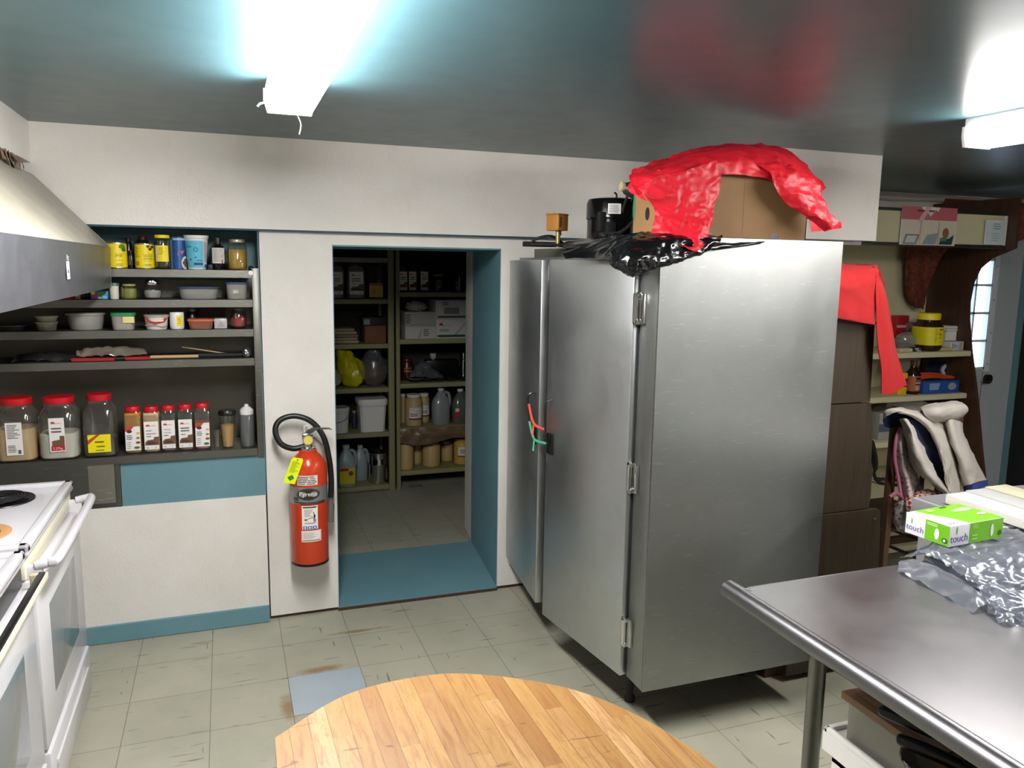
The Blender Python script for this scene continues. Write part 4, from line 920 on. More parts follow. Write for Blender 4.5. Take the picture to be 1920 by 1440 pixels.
# back / collar arch sweeping from left over the chair top down the right side
b.patch([A3([(1656, 786, J+.06), (1660, 772, J+.05), (1680, 765, J+.02), (1705, 768, J), (1722, 768, J), (1742, 768, J+.04)]),
         A3([(1659, 782, J+.0), (1664, 770, J-.02), (1684, 768, J-.05), (1715, 780, J-.06), (1745, 782, J-.05), (1775, 790, J)]),
         A3([(1690, 770, J-.06), (1712, 778, J-.09), (1736, 795, J-.10), (1756, 820, J-.09), (1770, 825, J-.08), (1790, 825, J)]),
         A3([(1722, 786, J-.06), (1744, 800, J-.11), (1758, 828, J-.12), (1770, 855, J-.12), (1782, 870, J-.10), (1796, 880, J-.02)]),
         A3([(1750, 820, J-.06), (1764, 842, J-.11), (1770, 872, J-.13), (1776, 895, J-.13), (1788, 905, J-.11), (1800, 905, J-.03)]),
         A3([(1768, 868, J-.07), (1772, 880, J-.11), (1776, 905, J-.13), (1782, 925, J-.14), (1792, 932, J-.12), (1800, 930, J-.04)])], M_FLEECE, 8, .008, 6, 2, .008)
# left front hanging down towards the table
b.patch([A3([(1686, 786, J-.02), (1696, 785, J-.07), (1702, 788, J-.06), (1707, 794, J-.02)]),
         A3([(1694, 806, J-.03), (1706, 806, J-.10), (1712, 808, J-.10), (1717, 814, J-.04)]),
         A3([(1700, 835, J-.03), (1712, 838, J-.12), (1722, 838, J-.13), (1730, 840, J-.06)]),
         A3([(1712, 875, J-.03), (1728, 880, J-.13), (1742, 880, J-.15), (1752, 882, J-.08)]),
         A3([(1745, 905, J-.05), (1758, 912, J-.14), (1770, 914, J-.15), (1778, 916, J-.09)]),
         A3([(1775, 925, J-.07), (1786, 932, J-.14), (1796, 940, J-.14), (1802, 945, J-.09)])], M_FLEECE, 8, .010, 6, 8, .008)
b.done('jacket_body', t, sharp=80)
b = B()
b.patch([A3([(1728, 768, J), (1735, 775, J-.05), (1748, 785, J-.05), (1765, 792, J-.02)]), A3([(1750, 758, J-.02), (1755, 768, J-.09), (1765, 780, J-.09), (1775, 790, J-.03)]),
         A3([(1780, 753, J-.02), (1784, 762, J-.08), (1788, 775, J-.08), (1792, 785, J-.03)]), A3([(1802, 755, J-.02), (1810, 762, J-.06), (1811, 770, J-.06), (1803, 780, J-.02)])], M_FLEECE, 8, .008, 8, 5, .008)
b.patch([A3([(1768, 800, J), (1775, 790, J-.08), (1790, 786, J-.09), (1802, 793, J-.02)]), A3([(1778, 830, J), (1785, 825, J-.10), (1800, 820, J-.10), (1812, 825, J-.02)]),
         A3([(1790, 870, J), (1800, 865, J-.11), (1818, 858, J-.11), (1830, 862, J-.02)]), A3([(1803, 912, J), (1815, 908, J-.10), (1833, 903, J-.10), (1849, 900, J-.02)])], M_FLEECE, 8, .008, 8, 6, .008)
b.done('sleeve', t, sharp=80)
b = B()
b.patch([A3([(1805, 912, J-.005), (1818, 909, J-.095), (1835, 904, J-.095), (1851, 900, J-.02)]), A3([(1808, 922, J-.005), (1822, 921, J-.095), (1838, 916, J-.095), (1853, 910, J-.02)])], C('#36478f', .8), 6, .002, 8, 6, .004)
b.done('cuff', t, sharp=80, label='navy blue cuff')
b = B()
b.patch([A3([(1655, 790, J+.02), (1662, 772, J+.02), (1685, 769, J+.0), (1710, 778, J-.03), (1735, 800, J-.04)]), A3([(1660, 800, J+.03), (1675, 790, J+.03), (1694, 790, J+.01), (1715, 798, J-.02), (1745, 850, J-.03)]), A3([(1672, 802, J+.04), (1690, 802, J+.04), (1718, 815, J+.0), (1742, 850, J-.02), (1774, 905, J-.04)])], M_NAVY, 8, .008, 8, 6, .004)
b.patch([A3([(1702, 785, J-.05), (1735, 795, J-.06), (1758, 830, J-.05)]), A3([(1712, 825, J-.05), (1738, 830, J-.06), (1766, 860, J-.05)]), A3([(1728, 870, J-.05), (1750, 875, J-.06), (1772, 890, J-.05)]), A3([(1760, 910, J-.06), (1768, 912, J-.06), (1778, 915, J-.05)])], M_NAVY, 8, .008, 10, 6, .004)
b.done('lining', t, sharp=80, label='dark navy lining')
t = thing('floral_bag', 'pink-edged floral fabric bag hanging from the chair under the jacket', 'bag', (0, 0, 0))
b = B(); b.patch([A3([(1683, 805, J+.02), (1690, 803, J-.02), (1696, 812, J+.02)]), A3([(1680, 850, J+.01), (1692, 850, J-.04), (1706, 850, J+.02)]), A3([(1686, 895, J), (1702, 895, J-.06), (1722, 895, J+.02)]), A3([(1692, 932, J), (1710, 935, J-.06), (1733, 930, J+.02)])], M_FLORAL, 8, .004, 8, 3, .006); b.done('fabric_panel', t, sharp=80)
b = B(); b.tube(A3([(1688, 800, J-.01), (1680, 825, J-.01), (1678, 860, J-.01), (1684, 895, J-.02), (1690, 935, J-.03)]), .008, C('#b0637f', .7), 8, 5).tube(A3([(1692, 935, J-.03), (1680, 925, J-.04), (1668, 932, J-.04)]), .009, C('#a05468', .7), 8, 4); b.done('piping', t, label='pink piping')
b = B(); b.blob(tuple(at(1697, 962, J)), (.05, .05, .09), M_FLORAL, .2, 7, 3); b.done('bag_bottom', t)
t = thing('checked_cloth', 'red and white checked cloth bunched below the jacket', 'cloth', (0, 0, 0))
b = B(); b.patch([A3([(1700, 935, J-.04), (1720, 922, J-.05), (1745, 918, J-.05), (1770, 925, J-.06), (1792, 935, J-.06)]), A3([(1698, 950, J-.07), (1715, 938, J-.10), (1742, 935, J-.10), (1770, 942, J-.10), (1795, 950, J-.10)]), A3([(1700, 985, J-.05), (1718, 975, J-.06), (1740, 960, J-.06), (1770, 962, J-.06), (1795, 962, J-.06)])], M_CHECK, 8, .010, 9, 3, .005); b.done('cloth', t, sharp=80)

# ------------------------------------------------------------------ fire extinguisher
cx, r, h = fitc(547, 617, 868, .303, 3.745)
r = .0875
t = thing('fire_extinguisher', 'red fire extinguisher with black hose mounted on the white wall', 'fire extinguisher', (cx, 3.745, .326))
RED = C('#c23a18', .22)
H = .548
B().lathe([(r*.9, 0.004), (r*.97, 0), (r, .006), (r, H*.80), (r*.97, H*.86), (r*.86, H*.915), (r*.62, H*.96), (r*.48, H*.98), (r*.48, H*1.0), (r*.40, H*1.01)], RED, seg=48).done('cylinder', t)
B().lathe([(r*1.002, -.001), (r*1.006, .006), (r*1.003, .012)], M_BLACK, seg=48).done('base_ring', t)
ST = C('#9b9a95', .3, .6); STD = C('#25221f', .4); LB = C('#e3dfda', .45)
b = B(); b.lathe([(r*1.006, H*.555), (r*1.006, H*.705)], ST, seg=48, cap=False)
X = cylX(r*1.008, a0=-PI/2-.12)
b.decal([('e', .0, H*.645, .056, .030, STD), ('e', 0, H*.645, .053, .027, C('#6d6a66', .4)), ('e', 0, H*.645, .0515, .0255, STD), ('t', 'Pyrene', -.043, H*.631, .030, C('#e8e4de', .3)), ('r', -.07, H*.572, .085, H*.578, STD), ('r', -.04, H*.559, .085, H*.567, STD), ('l', -.075, H*.59, -.045, H*.62, 2, STD)], X)
b.done('band', t, label='silver brand band')
b = B(); b.decal([('r', -.052, H*.725, .045, H*.81, C('#d9d0c6', .45)), ('l', -.05, H*.73, .043, H*.805, 5, STD), ('p', [(-.01, H*.73), (.02, H*.74), (.005, H*.8), (-.03, H*.77)], C('#d9d0c6', .45))], X); b.done('worn_label', t)
b = B(); b.decal([('r', -.032, H*.335, .042, H*.545, LB), ('r', -.027, H*.525, .037, H*.538, C('#3b3a38')), ('l', -.02, H*.45, .022, H*.515, 6, C('#8e8a85')), ('l', -.02, H*.385, .03, H*.40, 2, C('#8e8a85')),
    ('p', [(.020, H*.425), (.027, H*.43), (.031, H*.455), (.026, H*.475), (.021, H*.462), (.023, H*.445)], STD), ('e', .022, H*.482, .003, .003, STD), ('p', [(.022, H*.425), (.022, H*.40), (.025, H*.40), (.026, H*.425)], STD), ('p', [(.027, H*.425), (.029, H*.40), (.032, H*.40), (.030, H*.43)], STD), ('p', [(.02, H*.45), (-.004, H*.432), (-.004, H*.429), (.02, H*.445)], STD), ('e', -.013, H*.425, .008, .004, C('#b0402c')),
    ('r', -.026, H*.343, -.008, H*.368, C('#3867b5')), ('r', -.005, H*.343, .013, H*.368, C('#3867b5')), ('r', .016, H*.343, .034, H*.368, C('#3867b5')), ('e', -.017, H*.355, .004, .005, LB), ('e', .004, H*.355, .005, .004, LB), ('e', .025, H*.355, .004, .004, LB)], X); b.done('instruction_label', t)
b = B(); b.decal([('r', -.036, H*.225, .058, H*.325, LB), ('r', -.033, H*.231, .055, H*.319, C('#d9a08f')), ('r', -.031, H*.234, .053, H*.316, LB), ('l', -.028, H*.25, .05, H*.31, 7, C('#9a948c')), ('r', -.03, H*.236, .05, H*.242, C('#a34a3a'))], X); b.done('inspection_label', t)
v0 = H*1.0
v = B().lathe([(r*.42, v0), (r*.42, v0+.012), (r*.25, v0+.015), (r*.25, v0+.05), (r*.3, v0+.052), (r*.3, v0+.075), (.01, v0+.08)], M_CHROME, seg=20).done('valve', t)
B().tube([(.0, -.012, v0+.052), (0, -.030, v0+.052)], .025, C('#a09a8c', .3, .7), 20).tube([(0, -.0305, v0+.052), (0, -.0315, v0+.052)], .021, C('#d7c35a', .4), 20).done('pressure_gauge', v, label='yellow-faced pressure gauge')
B().prism([(-.02, v0+.075), (.0, v0+.098), (.03, v0+.108), (.10, v0+.102), (.115, v0+.092), (.113, v0+.09), (.10, v0+.094), (.04, v0+.094), (.02, v0+.08)], -.009, .009, M_CHROME, 'y', bev=.002).done('lever', v)
B().prism([(.01, v0+.06), (.03, v0+.062), (.085, v0+.01), (.10, v0-.03), (.094, v0-.032), (.078, v0+.004), (.03, v0+.05)], -.006, .006, M_CHROME, 'y', bev=.002).done('carry_handle', v)
B().tube([(-.01, 0, v0+.08), (-.015, -.005, v0+.11), (-.0, -.01, v0+.12), (.008, -.008, v0+.1)], .003, C('#d8d6d2', .5), 6, 4).done('seal_tie', v)
def hp_(px, py, y): p = at(px, py, 3.745+y); return (p.x-cx, y, p.z-.326)
hose = [hp_(573, 836, -.0), hp_(550, 841, -.0), hp_(527, 832, 0), hp_(516, 808, .01), hp_(525, 788, .02), hp_(552, 780, .02), hp_(583, 790, .01), hp_(606, 818, 0), hp_(617, 860, 0), hp_(621, 900, .0), hp_(620, 935, 0)]
B().tube(hose, .0135, C('#0d0d0f', .4), 12, 7).done('hose', t)
B().tube([hp_(578, 836, 0), hp_(562, 838, 0)], .012, C('#3a3835', .4, .5), 12).done('hose_fitting', t)
B().tube([hp_(620, 932, 0), hp_(620, 940, 0), hp_(620, 948, 0), hp_(619, 978, 0)], [.0135, .013, .0175, .0165], C('#5e5a54', .5), 14).done('nozzle', t)
B().box(-.03, .03, .06, .115, H*.5, H*.62, C('#3a3835', .5), .004).box(-.012, .012, .05, .115, H*.3, H*.9, C('#3a3835', .5), .002).done('wall_bracket', t)
b = B(); q0 = hp_(548, 857, -.075); 
U = Vector((.052, 0, -.012)); V_ = Vector((-.044, 0, -.118))
def XT(u, v, L): return Vector(q0)+U*u+V_*(1-v)+Vector((0, -.0006*(L+1), 0))
TG = C('#dbe80a', .5)
b.add([XT(.12, 1, 0), XT(.88, 1, 0), XT(1, .92, 0), XT(1, 0, 0), XT(0, 0, 0), XT(0, .92, 0)], [[0, 1, 2, 3, 4, 5]], TG).add([XT(.12, 1, -1.5), XT(.88, 1, -1.5), XT(1, .92, -1.5), XT(1, 0, -1.5), XT(0, 0, -1.5), XT(0, .92, -1.5)], [[5, 4, 3, 2, 1, 0]], TG)
b.decal([('p', [(.5, .34), (.78, .22), (.5, .10), (.18, .22)], C('#17702f', .5)), ('p', [(.44, .20), (.5, .27), (.58, .18), (.54, .17), (.5, .23)], C('#5fb06f', .5)), ('e', .5, .93, .05, .025, M_BLACK), ('l', .15, .42, .85, .88, 8, C('#a8b30c'))], lambda u, v, L: XT(u, v, L+1))
b.done('inspection_tag', t, label='fluorescent yellow tag with a green diamond')
# ------------------------------------------------------------------ things in the niche
SR = C('#c63a22', .5); INK = C('#55504e', .5)
def sunlabel(w_, h_, kind=0, words=('', ''), brown=True):
    e = [('r', 0, 0, w_, h_, M_LABEL)]
    if kind == 0:
        e += [('p', [(w_*.12+w_*.15*(1-math.cos(PI*k/8)), h_*.83+h_*.07*math.sin(PI*k/8)) for k in range(9)], SR), ('t', 'sunspun', w_*.36, h_*.83, w_*.14, SR),
              *([('t', words[0], w_*.15, h_*.66, w_*.17, INK), ('t', words[1], w_*.15, h_*.55, w_*.16, INK)] if words[0] else [('l', w_*.15, h_*.55, w_*.8, h_*.74, 2, INK)]), ('l', w_*.15, h_*.44, w_*.7, h_*.5, 1, INK),
              ('p', [(w_*.06, h_*.16), (w_, h_*.16), (w_, h_*.46), (w_*.66, h_*.44), (w_*.64, h_*.36), (w_*.2, h_*.34), (w_*.06, h_*.26)], C('#6b4634', .6)),
              ('p', [(w_*.2, h_*.19), (w_*.95, h_*.2), (w_*.6, h_*.29), (w_*.2, h_*.28)], C('#432a22', .6)), ('l', w_*.12, h_*.05, w_*.4, h_*.09, 1, INK), ('e', w_*.78, h_*.08, w_*.06, w_*.06, C('#a5b0bd'))]
    elif kind == 1:
        e += [('p', [(0, h_*.8), (0, h_*1.0), (w_*.6, h_*1.0), (w_*.35, h_*.83)], C('#b8391f', .5)), ('e', w_*.28, h_*.8, w_*.18, h_*.07, C('#3a2440')), ('l', w_*.08, h_*.45, w_*.6, h_*.66, 3, INK), ('l', w_*.08, h_*.06, w_*.5, h_*.38, 4, C('#a7a3a0')),
              ('e', w_*.86, h_*.72, w_*.12, h_*.04, C('#d9a23a')), ('e', w_*.84, h_*.52, w_*.12, h_*.04, C('#5c7a40')), ('e', w_*.84, h_*.33, w_*.15, h_*.05, C('#8e2f24')), ('e', w_*.75, h_*.12, w_*.2, h_*.05, C('#3f6130'))]
    elif kind == 2: e += [('l', w_*.1, h_*.5, w_*.9, h_*.95, 9, INK), ('l', w_*.1, h_*.08, w_*.62, h_*.32, 5, INK), ('r', w_*.7, h_*.04, w_*.88, h_*.16, C('#4b5568'))]
    return e
def jar(name, label, cat, cx, cy, z, r, h, lidm, lidh=.02, lidr=.8, body=None, p=2.0, fill=None, fillm=None, shoulder=.82, neck=None, elems=None, lw=None, lv=0, group=None, rz=0, sy=1, seg=28, a0=-PI/2, flat=False, lidname='lid'):
    t = thing(name, label, cat, (cx, cy, z+.001), rz, group)
    nk = neck or lidr*.92; hb = h-lidh
    prof = [(r*.86, 0), (r*.98, .006), (r, .015), (r, h*shoulder), (r*(1+nk)/2*.98, h*(shoulder+.06)), (r*nk, min(hb, h*(shoulder+.11))), (r*nk, hb)]
    B().lathe(prof, body or M_PET, seg=seg, p=p, sy=sy).done('jar_body', t)
    if fillm:
        B().lathe([(r*.84, .004), (r*.94, .010), (r*.95, fill*h*.96), (r*.9, fill*h), (0, fill*h)], fillm, seg=seg, p=p, sy=sy).done('contents', t)
    if lidm:
        B().lathe([(r*lidr*.98, hb), (r*lidr, hb+.002), (r*lidr, h-.003), (r*lidr*.95, h), (0, h)], lidm, seg=seg).done(lidname, t)
    if elems:
        if flat: X0 = flatX((-lw/2, -r*sy*1.0-.001, lv), (1, 0, 0), (0, 0, 1), (0, -1, 0))
        else:
            Xc = cylX(r*1.006, lv, a0=a0); X0 = lambda u, v, L: Xc(u-lw/2, v, L)
        B().decal(elems, X0).done('label', t)
    return t
z0 = Z[0]; YN = 3.90
def pos(p0, p1, pt, z, Y): cx, r, h = fitc(p0, p1, pt, z, Y); return cx, r, h
# top shelf
def tin(px0, px1, pt, lab, words, img):
    cx, r, h = pos(px0, px1, pt, z0, 3.885)
    t = thing('food_tin', lab, 'tin', (cx, 3.885, z0+.001))
    B().lathe([(r*.97, 0), (r, .003), (r*.985, .006), (r*.985, h-.006), (r, h-.003), (r*.97, h), (r*.93, h-.004), (0, h-.004)], C('#b9b48a', .25, .8), seg=32).done('can', t)
    b = B().lathe([(r*.992, .006), (r*.992, h-.006)], M_YEL, seg=32, cap=False)
    OL = C('#5a5010')
    el = [('t', words[0], .0, h*.46, .017, OL)]+([('t', words[1], .0, h*.36, .017, OL)] if len(words) > 1 else [])+[('r', -.003, h*.56, .04, h*.57, OL), ('r', 0, h*.3, .036, h*.31, OL), ('l', -.05, h*.4, -.015, h*.9, 8, C('#a39210')), ('l', .002, h*.1, .03, h*.2, 2, C('#8a7b14')), ('r', -.045, h*.14, -.02, h*.3, C('#a08f10'))]
    el += img
    b.decal(el, cylX(r*.996)); b.done('label', t, label='bright yellow label'); return t
hh = .105
tin(199, 240, 455, 'yellow-labelled tin nearest the hood on the uppermost niche shelf', ('peas',), [('e', .03, .095, .014, .010, C('#4e7a24')), ('e', .036, .082, .01, .008, C('#3a5e1c'))])
tin(254, 291, 457, 'yellow-labelled tin with dark olive pictures on the uppermost niche shelf', ('sliced', 'olives'), [('e', .018, .098, .007, .006, C('#2e1c1c')), ('e', .026, .086, .007, .006, C('#2e1c1c')), ('e', .036, .096, .007, .006, C('#2e1c1c'))])
cx, r, h = pos(291, 322, 441, z0, 3.885)
jar('pickle_jar', 'tall jar with yellow lid and yellow label between tin and blue can', 'jar', cx, 3.885, z0, r, h, M_YEL, .014, .92, M_GLASS, fill=.80, fillm=C('#3a3216', .2), elems=[('r', 0, 0, .012, h*.47, C('#c8c2b4')), ('r', .012, 0, .058, h*.47, M_YEL), ('l', .016, h*.2, .045, h*.42, 4, C('#9d8c12'))], lw=.062, lv=h*.22)
cx, r, h = pos(322, 350, 445, z0, 3.90)
t = thing('chip_can', 'tall blue cardboard can tucked left of the yogurt tub', 'canister', (cx, 3.90, z0+.001))
B().lathe([(r, 0), (r, h)], C('#154a8a', .35), seg=28).done('can', t)
B().decal([('r', -.045, .0, -.028, h*.92, C('#b9b9b6')), ('p', [(.0, h*.42), (.02, h*.48), (.03, h*.6), (.012, h*.55), (-.004, h*.5)], C('#c4463f')), ('e', .034, h*.2, .022, .03, C('#d8d4cc')), ('e', .036, h*.2, .014, .021, C('#7a5233')), ('r', -.02, h*.9, .05, h*.96, C('#8db7cf'))], cylX(r*1.01)).done('label', t)
cx, r, h = pos(350, 390, 442, z0, 3.90)
t = thing('yogurt_tub', 'open white and sky-blue yogurt tub on the uppermost niche shelf', 'tub', (cx, 3.90, z0+.001))
B().lathe([(r*.82, 0), (r*.85, .003), (r*1.10, h*.9), (r*1.17, h*.92), (r*1.17, h*.97), (r*1.2, h), (r*1.13, h), (r*1.04, h*.9), (r*.8, .006), (0, .006)], M_PLWHITE, seg=36, cap=False).done('tub', t)
BL = C('#5fb5d0', .4); NV = C('#15486e', .4)
X0 = lambda u, v, L: cylX(r*(.855+.27*v/h)+.0004, 0)(u, v, L)
B().decal([('r', -.055, h*.06, .03, h*.84, BL), ('r', .03, h*.06, .055, h*.84, C('#d5d3d6')), ('e', -.002, h*.58, .011, .011, C('#1d86ad')), ('e', -.002, h*.58, .005, .006, BL), ('r', -.045, h*.64, -.02, h*.69, C('#1d86ad')), ('p', [(-.03, h*.3), (.0, h*.38), (.0, h*.35), (-.03, h*.26)], NV), ('r', -.012, h*.13, .025, h*.2, NV), ('r', .0, h*.25, .025, h*.28, C('#1d7a8d')), ('l', .033, h*.2, .052, h*.8, 12, C('#8d8893')), ('r', .033, h*.07, .05, h*.15, C('#2452a0'))], X0).done('printing', t)
cx, r, h = pos(395, 424, 446, z0, 3.89)
t = thing('sauce_bottle', 'near-black syrup bottle with white label on the uppermost niche shelf', 'bottle', (cx, 3.89, z0+.001))
B().lathe([(r*.9, 0), (r, .006), (r, h*.60), (r*.8, h*.72), (r*.42, h*.80), (r*.40, h*.88)], C('#120d10', .1), seg=28).done('bottle_body', t)
B().lathe([(r*.46, h*.86), (r*.46, h*.99), (0, h)], M_BLACK, seg=20).done('cap', t)
B().decal([('r', 0, 0, .060, h*.48, C('#cfc9c0')), ('l', .006, h*.04, .054, h*.45, 10, C('#8f8a84')), ('p', [(.042, 0), (.06, 0), (.06, h*.03), (.042, h*.13)], C('#ad2e45'))], lambda u, v, L: cylX(r*1.006, h*.2)(u-.026, v, L)).done('label', t)
cx, r, h = pos(427, 464, 449, z0, 3.89)
jar('honey_jar', 'glass jar of cloudy golden liquid at the right end of the uppermost niche shelf', 'jar', cx, 3.89, z0, r, h, C('#a9a593', .3, .7), .016, .82, M_GLASS, fill=.66, fillm=C('#b18a2c', .3), shoulder=.78)
cx, r, h = pos(390, 400, 497, z0, 3.86)
jar('small_jar', 'tiny dark jar between yogurt tub and syrup bottle', 'jar', cx, 3.86, z0, r, h, C('#3c4650', .5), .008, .95, C('#2b3640', .3))
cx, r, h = pos(241, 253, 470, z0, 3.95)
jar('sauce_jar', 'small labelled jar in shadow between the two yellow tins', 'jar', cx, 3.95, z0, r*1.1, h, C('#6b1a14', .4), .012, .85, C('#2e2a24', .2), elems=[('r', 0, 0, .03, h*.5, C('#8f8f86'))], lw=.03, lv=h*.2)
cx, r, h = pos(258, 282, 443, z0, 4.03)
jar('sauce_bottle', 'dark bottle with dull red cap behind the olive tin', 'bottle', cx, 4.03, z0, r, h, C('#5e1410', .5), .02, .7, C('#151015', .2))
cx, r, h = pos(236, 250, 447, z0, 4.04)
jar('sauce_bottle', 'dark bottle with maroon cap behind the gap between the yellow tins', 'bottle', cx, 4.04, z0, r, h, C('#3e0e12', .5), .02, .7, C('#121016', .2))
cx, r, h = pos(176, 196, 440, z0, 4.0)
jar('blue_cap_bottle', 'dark blue-topped bottle half hidden by the hood corner', 'bottle', cx, 4.0, z0, r, h, C('#16245c', .5), .02, .7, C('#10131f', .2))
p = at(470, 500, 3.86)
t = thing('small_bottle_cap', 'small black bottle stopper at the right end of the top niche shelf', 'stopper', (p.x, 3.86, z0+.001))
B().lathe([(.010, 0), (.012, .003), (.012, .012), (.008, .018), (0, .02)], M_BLACK, seg=14).done('stopper', t)
# second shelf
z1 = Z[1]
def ctn(px0, px1, pt, z, Y, name, label, cat, bodym, lidm, fill=None, fillm=None, p=4, lidh=.010, sy=1, taper=.9, group=None, sticker=None, rz=0):
    cx, r, h = pos(px0, px1, pt, z, Y)
    t = thing(name, label, cat, (cx, Y, z+.001), rz, group); r2 = r*.95
    B().lathe([(r2*taper*.95, 0), (r2*taper, .004), (r2*.97, h-lidh), (r2*.97, h-lidh+.001)], bodym, seg=32, p=p, sy=sy).done('container', t)
    if fillm: B().lathe([(r2*taper*.9, .004), (r2*.92, fill*h), (0, fill*h)], fillm, seg=32, p=p, sy=sy).done('contents', t)
    if lidm: B().lathe([(r*.99, h-lidh), (r, h-lidh*.8), (r, h-.002), (r*.96, h), (0, h)], lidm, seg=32, p=p, sy=sy).done('lid', t)
    if sticker: B().decal(sticker, lambda u, v, L: Vector((-r+u*2*r, -r*sy*1.012-.0004*L, v*h))).done('label', t)
    return t
sbox(96, 136, 545, z1, 3.86, .1, 'red_carton', 'red carton under the hood edge on the second niche shelf', 'carton', C('#b01f1c', .45))
sbox(140, 150, 551, z1, 3.88, .06, 'snack_packet', 'brown and white packet right of the red carton, second niche shelf', 'packet', C('#a37a5a', .5), [('r', 0, .5, .7, .9, M_LABEL)])
sbox(119, 139, 549, z1, 3.97, .05, 'orange_packet', 'orange-brown packet behind the red carton on the second niche shelf', 'packet', C('#8e4a22', .5))
sbox(153, 168, 549, z1, 3.90, .06, 'dark_packet', 'dark brown packet between snack packet and colourful pouch', 'packet', C('#3c2a26', .5))
sbox(170, 203, 546, z1, 3.86, .05, 'candy_pouch', 'colourful pink, blue and green pouch on the second niche shelf', 'pouch', C('#2f6fa0', .4), [('e', .3, .35, .25, .3, C('#b93a63')), ('e', .62, .6, .22, .3, C('#3c8a4a')), ('e', .8, .25, .15, .2, C('#5fb0d0')), ('e', .15, .75, .12, .2, C('#d0c23a')), ('r', .4, .1, .6, .3, M_LABEL)])
ctn(205, 225, 531, z1, 3.88, 'white_pot', 'cream pot with green lid against the hood end', 'pot', C('#c9c4b0', .4), C('#2f7a55', .4), p=2, lidh=.012, taper=.88)
cx, r, h = pos(228, 258, 533, z1, 3.88)
jar('herb_jar', 'short glass jar of yellow-green pickles on the second niche shelf', 'jar', cx, 3.88, z1, r, h, C('#8d8f4a', .5), .008, .85, M_GLASS, fill=.7, fillm=C('#7f8230', .4), shoulder=.8)
cx, r, h = pos(269, 305, 525, z1, 3.89)
t = thing('round_glass_jar', 'bulbous glass storage jar with silver lid on the second niche shelf', 'jar', (cx, 3.89, z1+.001))
B().lathe([(r*.6, 0), (r*.82, .006), (r, h*.35), (r*.98, h*.52), (r*.72, h*.70), (r*.62, h*.76)], M_GLASS, seg=32).done('jar_body', t)
B().lathe([(r*.55, .003), (r*.78, .008), (r*.9, h*.3), (r*.86, h*.45), (0, h*.47)], C('#8f8f8a', .8), seg=32).done('contents', t)
B().lathe([(r*.66, h*.74), (r*.68, h*.76), (r*.68, h*.97), (r*.64, h), (0, h)], M_CHROME, seg=32).done('lid', t, label='silver lid')
ctn(333, 414, 537, z1, 3.93, 'food_container', 'long clear container with blue-grey lid on the second niche shelf', 'food container', M_MILKY, C('#2f405c', .4), .6, C('#5a5442', .8), sy=.8)
ctn(423, 466, 529, z1, 3.90, 'food_container', 'square clear container with blue lid at the right end of the second niche shelf', 'food container', M_MILKY, C('#34486c', .4), .3, C('#7a5a48', .8))
# third shelf
z2 = Z[2]
ctn(-20, 60, 606, z2, 3.95, 'metal_plate', 'metal plate lying at far left of the middle niche shelf', 'plate', C('#7b776f', .3, .7), None, p=2, taper=.7)
for k, (pt, lab) in enumerate(((603, 'small pale bowl, bottom of the stack of two'), (592, 'small pale bowl, top of the stack of two'))):
    zb = z2 if k == 0 else at(88, 604, 3.90).z
    ctn(66, 110, pt, zb, 3.90, 'small_bowl', lab+' on the middle niche shelf', 'bowl', C('#8d8a78', .35), C('#98957f', .3), p=2, lidh=.008, taper=.85, group='stacked small bowls')
ctn(124, 200, 586, z2, 3.93, 'clear_bowl', 'large clear lidded bowl on the middle niche shelf', 'bowl', M_MILKY, C('#8c8a80', .35), .55, C('#4f473c', .8), p=2, taper=.85)
ctn(209, 256, 586, z2, 3.89, 'food_container', 'clear container with green lid and yellow sticky note, middle niche shelf', 'food container', M_MILKY, C('#2b7f4c', .4), .42, C('#a3744f', .8), lidh=.014, sticker=[('r', .52, .42, .98, .78, C('#d8c980', .6))])
t0 = ctn(270, 318, 590, z2, 3.885, 'margarine_tub', 'white tub with red label on the middle niche shelf', 'tub', C('#cfc8c0', .4), C('#a39a90', .35), p=2, taper=.86)
cx, r, h = pos(270, 318, 590, z2, 3.885)
B().decal([('p', [(-.045, h*.8), (.05, h*.8), (.035, h*.5), (.0, h*.38), (-.03, h*.55)], C('#a62a2e')), ('r', -.01, h*.56, .03, h*.68, C('#e5c9b8')), ('p', [(-.05, h*.3), (-.01, h*.36), (.03, h*.2), (.05, h*.3), (.05, h*.24), (.03, h*.14), (-.01, h*.3), (-.05, h*.24)], C('#8f8172'))], cylX(r*.925, taper=.012, zt=h)).done('printing', t0)
cx, r, h = pos(319, 346, 584, z2, 3.885)
jar('pill_bottle', 'white bottle with yellow label on the middle niche shelf', 'bottle', cx, 3.885, z2, r, h, M_BLACK, .006, .95, M_PLWHITE, shoulder=.9, neck=.96, elems=[('r', 0, 0, .026, h*.6, M_YEL), ('l', .004, h*.1, .022, h*.5, 4, C('#6b6a3a'))], lw=0, lv=h*.18)
cx, r, h = pos(352, 370, 580, z2, 3.97)
jar('spice_bottle', 'small dark bottle with grey cap behind the orange-lidded tub', 'bottle', cx, 3.97, z2, r, h, C('#77787c', .3, .5), .012, .8, C('#1b1a1c', .2))
ctn(352, 402, 598, z2, 3.88, 'food_container', 'low clear container with orange lid on the middle niche shelf', 'food container', clear('orange_tinted', '#cfa08a', .12, .15, .5, '#a86e55'), C('#c5643c', .4), .6, C('#9a604a', .8), lidh=.010, sy=.8)
sbox(402, 426, 598, z2, 3.87, .09, 'wrapped_packet', 'silvery white packet right of the orange-lidded container', 'packet', C('#b3aeae', .3), [('p', [(.2, .1), (.5, .8), (.8, .2)], C('#9c9797'))])
sbox(372, 424, 577, z2, 4.03, .07, 'maroon_box', 'dull maroon box at the back of the middle niche shelf', 'box', C('#4c2a2c', .6))
cx, r, h = pos(432, 464, 578, z2, 3.885)
